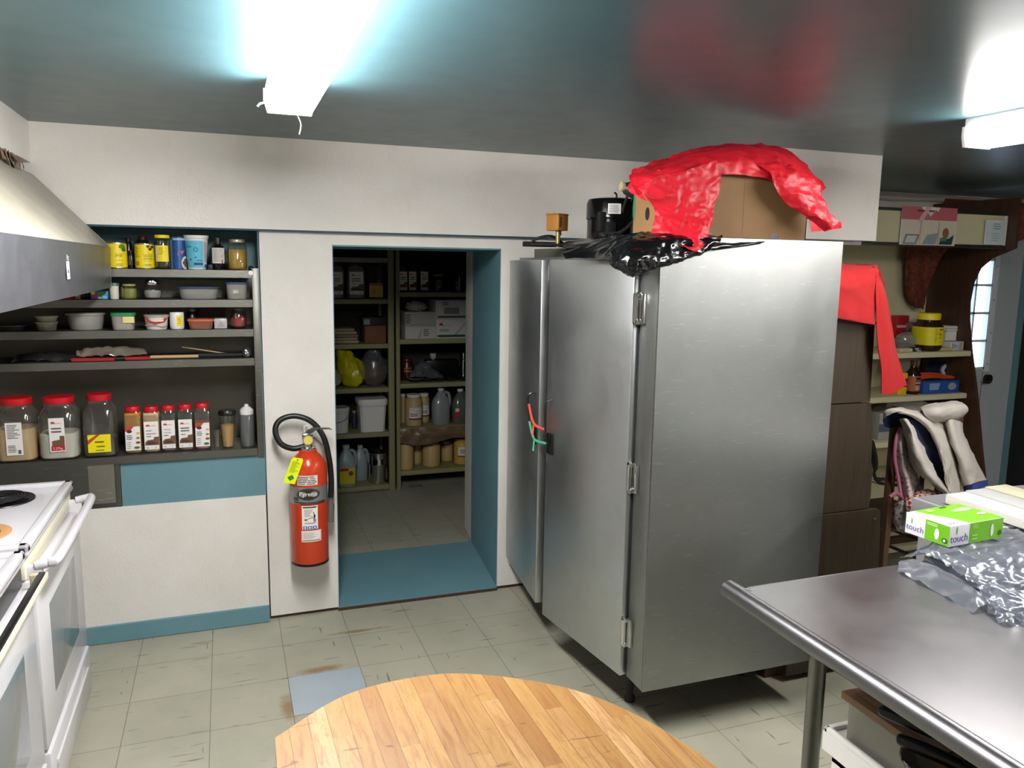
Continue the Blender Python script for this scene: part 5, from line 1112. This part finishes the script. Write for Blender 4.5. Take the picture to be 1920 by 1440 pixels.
t = thing('glass_jar', 'rounded glass jar of red chillies at the right end of the middle niche shelf', 'jar', (cx, 3.885, z2+.001))
B().lathe([(r*.7, 0), (r*.95, .01), (r, h*.45), (r*.85, h*.75), (r*.62, h*.92), (r*.66, h*.98), (r*.5, h), (0, h)], M_GLASS, seg=28).done('jar_body', t)
B().lathe([(r*.6, .004), (r*.85, .012), (r*.85, h*.5), (r*.5, h*.62), (0, h*.6)], C('#8a2a1c', .6), seg=28).done('contents', t)
# fourth shelf: utensils
z3 = Z[3]
def S3(px, dy=0, Y=3.87): return xat(px, z3, Y)
t = thing('plastic_wrap_bag', 'flat dark shiny plastic bag at left of the utensil shelf', 'plastic bag', (0, 3.88, z3+.003))
b = B(); b.patch([[(S3(20), 0, 0), (S3(60), 0, .004), (S3(100), 0, .0), (S3(150), 0, .004)], [(S3(25), .03, .02), (S3(60), .04, .03), (S3(105), .03, .028), (S3(150), .04, .02)], [(S3(20), .12, .012), (S3(60), .12, .02), (S3(100), .12, .018), (S3(150), .12, .008)]], clear('dark_film', '#55524f', .4, .08, .5, '#3a3838'), 8, .006, 22, 3, .0006); b.done('bag', t, sharp=80)
t = thing('utensil_pouch', 'clear wrapped silvery pouch lying on the red spatulas', 'pouch', (0, 3.88, z3+.012))
b = B(); b.patch([[(S3(143), -.01, .01), (S3(180), -.02, .012), (S3(230), -.02, .01), (S3(276), -.01, .012)], [(S3(143), .03, .03), (S3(180), .03, .045), (S3(230), .03, .045), (S3(274), .03, .03)], [(S3(150), .08, .02), (S3(185), .08, .03), (S3(230), .08, .03), (S3(270), .08, .015)]], clear('bright_film', '#d5cfc2', .4, .1, .5, '#a39a88'), 8, .008, 24, 5, .0006); b.done('pouch', t, sharp=80)
B().box(S3(146), S3(170), .0, .05, .008, .02, C('#b3a566', .6), .003).done('label_card', t, label='yellowish card inside')
for k, (a0, a1, dy, lab) in enumerate(((135, 215, .0, 'red silicone spatula at left, under the silvery pouch'), (235, 282, .01, 'red silicone spatula at right with wooden handle'))):
    t = thing('spatula', lab, 'spatula', (0, 3.87+dy, z3+.002), 0, 'red spatulas on the utensil shelf')
    B().prism([(S3(a0), -.02), (S3(a1), -.025), (S3(a1), .025), (S3(a0), .02)], 0, .012, C('#a01420', .45), 'z', bev=.003).done('blade', t)
    if k: B().tube([(S3(282), 0, .008), (S3(372), -.004, .008)], .008, C('#b9966b', .5), 10).done('handle', t, label='wooden handle')
    else: B().tube([(S3(215), 0, .006), (S3(236), 0, .006)], .006, C('#2d2a2a', .4), 10).done('handle', t)
t = thing('knife', 'black-handled flat utensil at right of the utensil shelf', 'knife', (0, 3.89, z3+.002))
B().tube([(S3(372), .01, .008), (S3(455), 0, .008)], [.012, .010], M_MATBLACK, 10).done('handle', t)
B().prism([(S3(330), .01), (S3(374), .0), (S3(374), .03), (S3(345), .035)], .004, .008, C('#777a7a', .3, .8), 'z').done('blade', t)
t = thing('wooden_stick', 'thin pale wooden skewer resting on the black-handled utensil', 'skewer', (0, 3.93, z3))
B().tube([(S3(340), .03, .045), (S3(422), -.02, .016)], .0035, C('#b59a6c', .6), 8).done('stick', t)
t = thing('foil_ball', 'small ball of crumpled foil at right end of the utensil shelf', 'foil', (S3(463), 3.875, z3+.02))
B().blob((0, 0, 0), (.018, .018, .019), C('#b5b5b8', .2, .9), .25, 9, 3).done('foil', t)
# lowest shelf: jars
z4_ = Z[4]; YJ = 3.905
def bigjar(p0, p1, pt, lab, fill, fm, el, lw, lv, body=None):
    cx, r, h = pos(p0, p1, pt, z4_, YJ)
    t = jar('spice_tub', lab, 'jar', cx, YJ, z4_, r, h, M_LIDRED, .028, .80, body or M_PET, p=4.0, fill=fill, fillm=fm, shoulder=.74, neck=.74, elems=el(h), lw=lw, lv=lv*h, flat=True, rz=0)
    return t
bigjar(0, 76, 745, 'large red-lidded tub of beige powder, leftmost on the lowest niche shelf', .52, C('#cfae82', .7), lambda h: sunlabel(.062, h*.52, 2), .062, .12)
bigjar(79, 154, 743, 'large red-lidded tub of white powder on the lowest niche shelf', .42, C('#d9d4cc', .7), lambda h: [('r', 0, 0, .060, h*.55, M_LABEL)]+[e for e in sunlabel(.060, h*.55, 0, ('', ''))][1:4]+[('r', .006, h*.02, .058, h*.1, C('#b3161c')), ('t', '2.27kg', .012, h*.04, .014, M_LABEL), ('p', [(.01, h*.1), (.058, h*.1), (.058, h*.26), (.04, h*.26), (.04, h*.2), (.01, h*.18)], C('#6b4d34'))], .060, .14)
cx, r, h = pos(161, 223, 738, z4_, YJ)
jar('spice_tub', 'tall square red-lidded jar, nearly empty, with yellow price label', 'jar', cx, YJ, z4_, r, h, M_LIDRED, .028, .74, M_PET, p=5, shoulder=.74, neck=.68, fill=.30, fillm=clear('herb_dust', '#8a8474', .1, .3, .45, '#55503f'), elems=[('r', 0, 0, .092, h*.29, M_YELP), ('p', [(0, h*.13), (0, h*.2), (.036, h*.29), (.05, h*.29)], C('#b5401c')), ('l', .028, h*.14, .088, h*.20, 1, C('#6b6214')), ('l', .034, h*.075, .088, h*.12, 1, C('#6b6214')), ('l', .03, h*.02, .085, h*.05, 1, C('#6b6214'))], lw=.092, lv=h*.08, flat=True)
sp = [(236, 269, 762, .78, '#b3780f', 1, ('', ''), 'curry-yellow spice bottle, first of the five red-capped spice bottles', .97), (271, 303, 762, .9, '#c4a173', 0, ('ginger', 'gingembre'), 'red-capped spice bottle of pale ginger powder, second of five', .97),
      (304, 333, 760, .52, '#6b5340', 0, ('nutmeg', 'muscade'), 'red-capped spice bottle of brown nutmeg powder, middle of the five', .5), (335, 365, 758, .52, '#7a5a3e', 0, ('', ''), 'red-capped spice bottle of coarse brown spice, fourth of five', .5),
      (366, 397, 756, .7, '#a2562c', 1, ('', ''), 'red-capped spice bottle of orange-red powder, last of five', .66)]
for i, (a, c_, pt, fl, col, kd, wd, lab, f2) in enumerate(sp):
    cx, r, h = pos(a, c_, pt, z4_, YJ)
    el = sunlabel(r*1.68, h*(.62 if kd == 0 else .52), kd, wd)
    jar('spice_bottle', lab, 'spice bottle', cx, YJ, z4_, r, h, M_LIDRED, .022, .86, M_PET, p=5, fill=f2*.9, fillm=C(col, .7), shoulder=.80, neck=.80, elems=el, lw=r*1.68, lv=h*.07, flat=True, group='red-capped spice bottles')
cx, r, h = pos(399, 417, 808, z4_, 3.88)
t = thing('drinking_glass', 'small clear tumbler between last spice bottle and black-lidded jar', 'glass', (cx, 3.88, z4_+.001))
B().lathe([(r*.75, 0), (r, h), (r*.93, h), (r*.7, .006), (0, .006)], M_GLASS, seg=24, cap=False).done('tumbler', t)
cx, r, h = pos(415, 441, 769, z4_, 3.90)
t = thing('lidded_glass', 'tapered glass of tan grain with wide black lid, lowest niche shelf', 'jar', (cx, 3.90, z4_+.001))
B().lathe([(r*.82, 0), (r*.86, .004), (r*1.18, h*.88)], M_GLASS, seg=32).done('glass', t)
B().lathe([(r*.78, .004), (r*.98, h*.6), (0, h*.62)], C('#b08a52', .8), seg=32).done('contents', t)
B().lathe([(r*1.28, h*.87), (r*1.3, h*.89), (r*1.3, h*.95), (r*1.15, h), (0, h*.99)], M_BLACK, seg=32).done('lid', t, label='black lid')
cx, r, h = pos(451, 478, 758, z4_, 3.90)
t = thing('squeeze_bottle', 'translucent grey squeeze bottle with white nozzle at the end of the lowest shelf', 'bottle', (cx, 3.90, z4_+.001))
B().lathe([(r*.9, 0), (r, .006), (r, h*.75), (r*.9, h*.78)], clear('grey_translucent', '#a9aaa8', .15, .15, .55, '#77797a'), seg=28).done('bottle_body', t)
B().lathe([(r*.95, h*.76), (r*.95, h*.86), (r*.6, h*.92), (r*.32, h*.95), (r*.28, h), (0, h)], M_PLWHITE, seg=28).done('cap', t)

# flush panels under the lowest shelf
struct('wall_niche_panel', B().box(-.472, .150, 3.849, 3.87, .638, Z[4]-.03, M_TEAL))
struct('trim_7', B().box(-1.27, -.474, 3.846, 3.87, .630, Z[4]-.03, M_SHELF))
# ------------------------------------------------------------------ pantry shelving
YP = 5.93
t = thing('pantry_shelving', 'olive-cream pantry shelving, left bay, seen through the doorway', 'shelving', (0, 0, 0))
M_OLV = C('#8a865f', .55)
PL = [at(690, 478, YP).z-.02]+[at(690, y, YP).z for y in (561, 645, 728, 812)]+[at(690, 912, YP).z]
def xp(px, z=.9, Y=YP): return xat(px, z, Y)
xl0, xl1 = -.1, 1.155
for z in PL: B().box(xl0, xl1-.0, YP, YP+.42, z-.035, z, M_OLV, .002).done('shelf_board', t)
B().box(xl1, xl1+.045, YP-.01, YP+.03, 0, 1.98, M_OLV, .003).done('upright', t)
B().box(xl1, xl1+.02, YP+.38, YP+.42, 0, 1.98, M_OLV, .003).done('upright', t)
t = thing('pantry_shelving', 'olive-cream pantry shelving, right bay, seen through the doorway', 'shelving', (0, 0, 0))
PR = [at(810, y, YP).z for y in (548, 636, 718, 800, 880)]
xr0 = 1.215; xr1 = 2.3
for k, z in enumerate(PR): B().box(xr0+.03, xr1, YP, YP+.42, z-.035, z, M_OLV, .002).done('shelf_board', t)
B().box(xr0, xr0+.03, YP-.01, YP+.03, 0, 1.98, M_OLV, .003).done('upright', t)
B().box(xr1, xr1+.03, YP-.01, YP+.03, 0, 1.98, M_OLV, .003).done('upright', t)
Y1 = YP+.10
def pj(p0, p1, pt, z, name, label, cat, lidm, bodym, Y=Y1, **k):
    cx, r, h = fitc(p0, p1, pt, z, Y); return jar(name, label, cat, cx, Y, z, r, h, lidm, body=bodym, **k), r, h
zt = PL[1]
CHB = C('#c9c0c2', .5)
for p0, p1, pt, lab, wd in ((612, 645, 492, 'white-labelled spice tub at the doorway edge, top pantry shelf', 'pepper'), (649, 683, 492, 'white-labelled spice tub, second from the doorway edge, top pantry shelf', 'paprika')):
    cx, r, h = fitc(p0, p1, pt, zt, Y1)
    jar('spice_tub', lab, 'jar', cx, Y1, zt, r, h, C('#3a0d10', .5), .03, .8, C('#80707a', .4), p=4, shoulder=.76, elems=[(e) for e in sunlabel(r*1.5, h*.62, 0, ('', ''))], lw=r*1.5, lv=h*.12, flat=True)
cx, r, h = fitc(687, 718, 500, zt, Y1)
jar('spice_tub', 'clear tub with yellow and orange label left of the pantry upright', 'jar', cx, Y1, zt, r, h, C('#2a2424', .5), .02, .8, M_PET, p=4, elems=[('r', 0, 0, r*1.6, h*.4, C('#d0a312')), ('r', 0, h*.36, r*1.6, h*.44, C('#b5502a')), ('r', r*.2, h*.08, r*.7, h*.28, C('#b98a10'))], lw=r*1.6, lv=h*.05, flat=True)
z = PL[2]
for k in range(5):
    cx, r, h = fitc(600, 672-(0, 2, 1, 4, 8)[k], 0, z, Y1)
    o = thing('folded_cloth', 'folded pale cloth, %s of the stack on the second pantry shelf' % ('lowest', 'second from the bottom', 'middle', 'second from the top', 'topmost')[k], 'cloth', (cx, Y1+.08, z+.001+k*.023), 0, 'folded cloths in the pantry')
    B().box(-r, r, -.12, .12, 0, .022, C(('#b5a78c', '#a3957c', '#8d7a66', '#b0a288', '#9b8d74')[k], .9), .009).done('cloth', o)
sbox(684, 724, 611, z, YP+.04, .2, 'brown_carton', 'plain brown carton on the second pantry shelf', 'carton', C('#7a4c30', .7))
zc = z+fitc(684, 724, 611, z, YP+.04)[2]+.002
sbox(680, 722, 595, zc, YP+.05, .15, 'dark_carton', 'dark carton with a small white label on top of the brown carton', 'carton', C('#1c1a1c', .6), [('r', .06, .1, .32, .75, C('#8d8f90'))])
z = PL[3]
cxy = xp(657, z)
t = thing('yellow_bag', 'yellow plastic bag slumped on the third pantry shelf', 'plastic bag', (cxy, YP+.11, z))
YB_ = NT('yellow_plastic_bag'); YB_.set(col='#c2b80e', rough=.25).bump(YB_.noise(YB_.co(), 18, 3), .5, .02)
B().blob((.035, 0, .10), (.085, .09, .105), YB_.m, .22, 9, 3, flat=.03).blob((-.01, 0, .17), (.065, .07, .10), YB_.m, .25, 9, 8).blob((-.055, 0, .25), (.03, .04, .06), YB_.m, .3, 8, 6).done('bag', t)
t = thing('brown_goods_bag', 'clear bag of brown dry goods leaning on the pantry upright', 'plastic bag', (xp(706, z), YP+.12, z))
B().blob((0, 0, .09), (.09, .09, .09), C('#6b4a2c', .6), .1, 6, 9, flat=.03).done('contents', t)
B().blob((0, 0, .13), (.10, .10, .13), M_POLY, .2, 7, 4, flat=.03).blob((-.0, 0, .26), (.04, .04, .04), M_POLY, .3, 8, 6).done('bag', t)
t = thing('white_bag', 'white plastic bag at the doorway edge beside the yellow bag', 'plastic bag', (xp(626, z), YP+.14, z))
B().blob((0, 0, .07), (.07, .07, .07), C('#a9a9a6', .5), .2, 6, 9, flat=.03).done('bag', t)
z = PL[4]
cx, r, h = fitc(618, 655, 763, z, Y1)
t = thing('white_pail', 'round white pail with lid at the left of the fourth pantry shelf', 'pail', (cx, Y1, z+.001))
B().lathe([(r*.88, 0), (r*.98, h*.8), (r*1.03, h*.82), (r*.99, h*.86)], M_PLWHITE, seg=28).done('pail_body', t)
B().lathe([(r*1.04, h*.86), (r*1.06, h*.9), (r*1.04, h*.97), (r*.95, h), (0, h*.97)], M_PLWHITE, seg=28).done('lid', t)
B().tube([(-r, 0, h*.8), (-r*.5, -r*.95, h*.45), (r*.5, -r*.95, h*.55), (r, 0, h*.8)], .003, C('#6d6d6d', .5), 6, 4).done('handle', t)
cx, r, h = fitc(670, 722, 745, z, Y1+.02)
t = thing('white_pail', 'large square white pail in front of the pantry upright', 'pail', (cx, Y1+.02, z+.001))
B().lathe([(r*.86, 0), (r*.97, h*.78), (r*1.02, h*.8), (r*1.02, h*.84)], M_PLWHITE, seg=32, p=7).done('pail_body', t)
B().lathe([(r*1.05, h*.84), (r*1.06, h*.96), (r*1.02, h), (0, h*.99)], M_PLWHITE, seg=32, p=7).done('lid', t)
cx, r, h = fitc(660, 669, 770, z, Y1+.1)
jar('blue_bottle', 'narrow blue bottle with yellow cap between the two white pails', 'bottle', cx, Y1+.1, z, r, h, C('#b5a326', .5), .02, .8, C('#2a3358', .4))
z = PL[5]
def jug(px0, px1, pt, z, Y, lab, bodym, capm, liq=None, liqm=None, el=None, flat=True):
    cx, r, h = fitc(px0, px1, pt, z, Y)
    t = thing('plastic_jug', lab, 'jug', (cx, Y, z+.001))
    B().lathe([(r*.9, 0), (r*.98, .01), (r, h*.5), (r*.9, h*.66), (r*.42, h*.86), (r*.3, h*.9), (r*.3, h*.94)], bodym, seg=28, p=2.8, sy=.8).done('jug_body', t)
    B().tube([(r*.32, -.01, h*.88), (r*.8, -.01, h*.84), (r*.95, -.01, h*.66), (r*.9, -.01, h*.5)], .013, bodym, 8, 4).done('handle', t)
    B().lathe([(r*.36, h*.93), (r*.36, h), (0, h)], capm, seg=18).done('cap', t)
    if liqm: B().lathe([(r*.86, .004), (r*.95, .012), (r*.95, h*liq), (0, h*liq)], liqm, seg=28, p=2.8, sy=.79).done('liquid', t)
    if el: B().decal(el(r, h), flatX((-r*.8, -r*.83, 0), (1, 0, 0), (0, 0, 1), (0, -1, 0))).done('label', t)
    return t
GJ = C('#8f999f', .35)
jug(632, 668, 835, z, Y1-.02, 'grey jug with yellow picture label at the bottom left of the pantry', GJ, C('#aab0b2', .5), el=lambda r, h: [('r', 0, h*.08, r*1.55, h*.48, C('#c9b714')), ('r', 0, h*.4, r*.9, h*.47, C('#8a2f22')), ('e', r*1.15, h*.34, r*.25, h*.06, C('#7a4422'))])
jug(662, 690, 835, z, Y1+.12, 'grey unlabelled jug behind the yellow-labelled jug', GJ, C('#aab0b2', .5))
cx, r, h = fitc(692, 728, 847, z, Y1)
t = thing('steel_canister', 'shiny stainless canister beside the grey jugs, bottom pantry shelf', 'canister', (cx, Y1, z+.001))
B().lathe([(r*.96, 0), (r, .006), (r, h*.6), (r*1.02, h*.61), (r*1.02, h*.63), (r, h*.64), (r, h*.97), (r*1.05, h), (r*.95, h), (r*.95, h*.7), (0, h*.7)], M_CHROME, seg=36, cap=False).lathe([(0, 0), (r*.96, 0)], M_CHROME, seg=36, cap=False).done('canister', t)
# right bay
z = PR[0]
for k, (p0, p1, lab) in enumerate(((746, 763, 'first of three slim white-labelled spice bottles in the pantry'), (764, 780, 'second of three slim white-labelled spice bottles in the pantry'), (786, 802, 'third of three slim white-labelled spice bottles in the pantry'))):
    cx, r, h = fitc(p0, p1, 498, z, Y1)
    jar('spice_bottle', lab, 'spice bottle', cx, Y1, z, r, h, C('#2c0b0d', .5), .03, .86, C('#3a3232', .4), p=5, elems=sunlabel(r*1.7, h*.72, 0, ('', '')), lw=r*1.7, lv=h*.05, flat=True, group='slim pantry spice bottles')
cx, r, h = fitc(809, 832, 514, z, Y1)
jar('round_label_jar', 'dark jar with round white emblem on the top right pantry shelf', 'jar', cx, Y1, z, r, h, C('#8a8580', .4), .02, .9, C('#2a2220', .3), elems=[('e', r*.6, h*.3, r*.5, r*.62, C('#9a8a80')), ('e', r*.6, h*.3, r*.36, r*.46, C('#5e4038'))], lw=r*1.2, lv=h*.15)
cx, r, h = fitc(848, 867, 522, z, Y1)
jar('blue_tin', 'dark blue tin with a red mark at the right of the top pantry shelf', 'tin', cx, Y1, z, r, h, None, .0, .9, C('#161a5c', .35), elems=[('r', 0, h*.55, r*1.2, h*.8, C('#7a2030')), ('l', 0, h*.1, r*1.1, h*.45, 3, C('#8a90c0'))], lw=r*1.2, lv=0)
t = thing('plastic_rod', 'thin pale rod standing beside the blue tin', 'rod', (xp(861, z, YP+.03), YP+.03, z+.001))
B().tube([(0, 0, 0), (0, 0, .12)], .006, C('#9fa0a8', .5), 8).done('rod', t)
z = PR[1]
WB = C('#c3c1bf', .6)
sbox(760, 817, 610, z, YP+.02, .3, 'white_carton', 'white printed carton, lower of two left on the second right pantry shelf', 'carton', WB, [('l', .6, .2, .85, .75, 4, INK), ('p', [(.4, .1), (.55, .9), (.5, .1)], C('#9fa09f')), ('r', .02, .9, .98, .93, C('#77706a'))])
h1_ = fitc(760, 817, 610, z, YP+.02)[2]
sbox(759, 817, 585, z+h1_+.002, YP+.02, .3, 'white_carton', 'white printed carton, upper of two left on the second right pantry shelf', 'carton', C('#a7a5a2', .6), [('l', .02, .1, .28, .85, 4, INK)])
t = thing('crumpled_paper', 'crumpled white paper on top of the white cartons in the pantry', 'paper', (xp(786, z+.27), YP+.1, z+h1_*1.9+.045))
B().blob((0, 0, 0), (.07, .06, .035), C('#a8a8a6', .7), .3, 8, 4).done('paper', t)
sbox(818, 878, 598, z, YP+.01, .3, 'white_carton', 'white carton with red sun logo, bottom right on the second pantry shelf', 'carton', WB, [('p', [(.08+.07*(1-math.cos(PI*k/8)), .66+.14*math.sin(PI*k/8)) for k in range(9)], C('#b5301f')), ('t', 'sunspun', .2, .64, .09, C('#b5301f')), ('l', .1, .35, .4, .5, 2, C('#3d6a70')), ('r', .04, .08, .9, .2, C('#1d4a40')), ('p', [(.55, .2), (.9, .8), (.95, .8), (.62, .2)], C('#9b9b99'))])
h2_ = fitc(818, 878, 598, z, YP+.01)[2]
sbox(817, 878, 563, z+h2_+.002, YP+.01, .3, 'white_carton', 'white carton with grey barcode panel stacked on the red sun logo carton', 'carton', C('#b5b3af', .6), [('r', .25, .25, .72, .6, C('#6a7472')), ('r', .06, .05, .95, .15, C('#23403a')), ('l', .2, .7, .4, .9, 2, INK)])
z = PR[2]
cx, r, h = fitc(752, 774, 672, z, YP+.2)
jar('red_jar', 'dark red jar with striped label behind the muffin tin', 'jar', cx, YP+.2, z, r, h, C('#5b1214', .4), .03, .85, C('#3f0e10', .3), elems=[('r', 0, 0, r*1.4, h*.08, C('#a3703a')), ('r', 0, h*.14, r*1.4, h*.2, C('#a3703a'))], lw=r*1.4, lv=h*.4)
t = thing('muffin_tin', 'dark metal muffin tin along the third right pantry shelf edge', 'baking tin', (xp(768, z), YP+.01, z))
b = B().box(0, .52, 0, .25, .03, .036, C('#55555a', .25, .9), .002)
b.done('plate', t)
for i in range(5):
    for j in range(2): B().lathe([(.03, 0.002), (.042, .033), (.045, .037)], C('#55555a', .25, .9), (.07+i*.095, .065+j*.11), 20).done('cup', t)
t = thing('crumpled_bag', 'crumpled clear bag lying over the left end of the muffin tin', 'plastic bag', (xp(796, z), YP+.07, z+.04))
b = B(); b.patch([[(-.12, -.06, .0), (-.04, -.07, .015), (.06, -.06, .0), (.16, -.05, .0)], [(-.08, 0, .06), (0, 0, .12), (.07, 0, .07), (.15, 0, .02)], [(-.04, .08, .05), (.0, .08, .14), (.05, .08, .06), (.12, .07, .01)]], M_POLY, 8, .015, 16, 3, .0006); b.done('bag', t, sharp=80)
pp_ = at(812, 677, YP+.2)
t = thing('white_cup', 'small white ring-handled cup hanging above the clear bag in the pantry', 'cup', (pp_.x, YP+.2, z+.16))
B().lathe([(.012, 0), (.025, .015), (.026, .05)], C('#b9b9b9', .4), seg=16, cap=True).done('cup', t)
sbox(800, 860, 676, z+.0385, YP+.12, .12, 'black_pan_box', 'black baking pan standing behind the muffin tin', 'pan', C('#0c0c0e', .3))
cx, r, h = fitc(862, 876, 660, z+.0385, YP+.06)
t = thing('steel_thermos', 'stainless thermos at the right end of the third pantry shelf', 'thermos', (cx, YP+.06, z+.0385))
B().lathe([(r*.95, 0), (r, .005), (r, h*.62), (r*1.04, h*.63), (r*1.04, h*.66), (r, h*.67), (r*.95, h*.95), (r*.8, h), (0, h)], M_CHROME, seg=28).done('flask', t)
# mayonnaise jars, jugs
z = PR[3]
MAY = C('#b9a071', .5)
for k, (p0, p1, pt, dy, lab, lb) in enumerate(((744, 762, 738, .12, 'mustard-coloured jar half behind the pantry upright', 0), (760, 791, 739, -.01, 'front mustard-coloured jar with white lid and red sun label', 1), (784, 805, 737, .10, 'mustard-coloured jar behind the front labelled one', 1))):
    cx, r, h = fitc(p0, p1, pt, z, Y1+dy)
    jar('mayonnaise_jar', lab, 'jar', cx, Y1+dy, z, r, h, M_PLWHITE, .022, .84, MAY, shoulder=.8, elems=([('r', 0, 0, .12, h*.38, M_LABEL), ('p', [(.01+.014*(1-math.cos(PI*q/8)), h*.3+.012*math.sin(PI*q/8)) for q in range(9)], SR), ('t', 'sunspun', .03, h*.27, .016, SR), ('l', .01, h*.1, .07, h*.22, 2, INK), ('r', .0, 0, .12, h*.05, C('#7a2a1c'))] if lb else None), lw=.10, lv=h*.22, group='mayonnaise jars in the pantry')
BLQ = C('#28335a', .3)
jug(810, 843, 727, z, Y1, 'white translucent jug half full of dark blue liquid', clear('jug_plastic', '#d8dcda', .1, .2, .6, '#a9b0b0'), M_PLWHITE, .30, BLQ)
jug(847, 878, 729, z, Y1, 'jug with red sticker and blue liquid by the doorway jamb', clear('jug_plastic2', '#c9cdca', .1, .2, .4, '#8a8a80'), M_PLWHITE, .42, BLQ, lambda r, h: [('r', -.0, h*.18, r*.5, h*.38, C('#b5202c')), ('r', 0, h*.36, r*.45, h*.46, M_LABEL)])
t = thing('brown_plastic_cover', 'sagging sheet of brown plastic slung below the jars on the right pantry shelf', 'plastic sheet', (0, 0, 0))
z5_ = PR[3]-.035
b = B(); b.patch([[(xp(749, z5_), YP-.02, z5_+.03), (xp(780, z5_), YP-.02, z5_+.036), (xp(830, z5_), YP-.02, z5_+.036), (xp(880, z5_), YP-.02, z5_+.036)], [(xp(749, z5_), YP-.035, z5_-.03), (xp(780, z5_), YP-.04, z5_-.03), (xp(830, z5_), YP-.04, z5_-.02), (xp(880, z5_), YP-.03, z5_-.02)], [(xp(749, z5_), YP-.02, z5_-.07), (xp(782, z5_), YP-.025, z5_-.105), (xp(830, z5_), YP-.025, z5_-.075), (xp(880, z5_), YP-.02, z5_-.055)]], M_BROWNPLASTIC, 8, .010, 9, 4, .002); b.done('sheet', t, sharp=80)
z = PR[4]
for k, (p0, p1, pt, dy, lab, lb) in enumerate(((748, 775, 826, -.03, 'large yellowish jar at the left front of the bottom right pantry shelf', 0), (772, 791, 828, .12, 'yellowish jar set back between the two front ones, bottom pantry shelf', 0), (792, 825, 826, .02, 'large yellowish jar in the centre of the bottom right pantry shelf', 0), (826, 849, 826, .15, 'yellowish jar set back right of the centre one, bottom pantry shelf', 0), (851, 880, 821, .02, 'yellowish jar with red and white label beside the doorway jamb', 1))):
    cx, r, h = fitc(p0, p1, pt, z, Y1+dy)
    jar('mayonnaise_jar', lab, 'jar', cx, Y1+dy, z, r, h, MAY if not lb else C('#c79b3a', .5), .02, .84, C('#bda068', .5) if not lb else C('#c79b3a', .5), shoulder=.8, elems=([('r', 0, 0, .12, h*.38, M_LABEL), ('p', [(0, h*.26), (0, h*.36), (.05, h*.36)], SR), ('l', .02, h*.12, .1, h*.3, 3, INK), ('r', .0, 0, .12, h*.05, C('#7a2a1c'))] if lb else None), lw=.10, lv=h*.32, group='mayonnaise jars in the pantry')
t = thing('paper_scrap', 'scrap of pale paper on the dark floor under the right pantry shelf', 'paper scrap', tuple(atz(780, 912, .001)))
B().patch([[(-.06, -.02, .004), (0, -.02, .01), (.05, -.01, .004)], [(-.05, .02, .004), (0, .03, .012), (.06, .02, .004)]], C('#7a776f', .8), 4, .004, 20, 2, .001).done('scrap', t)
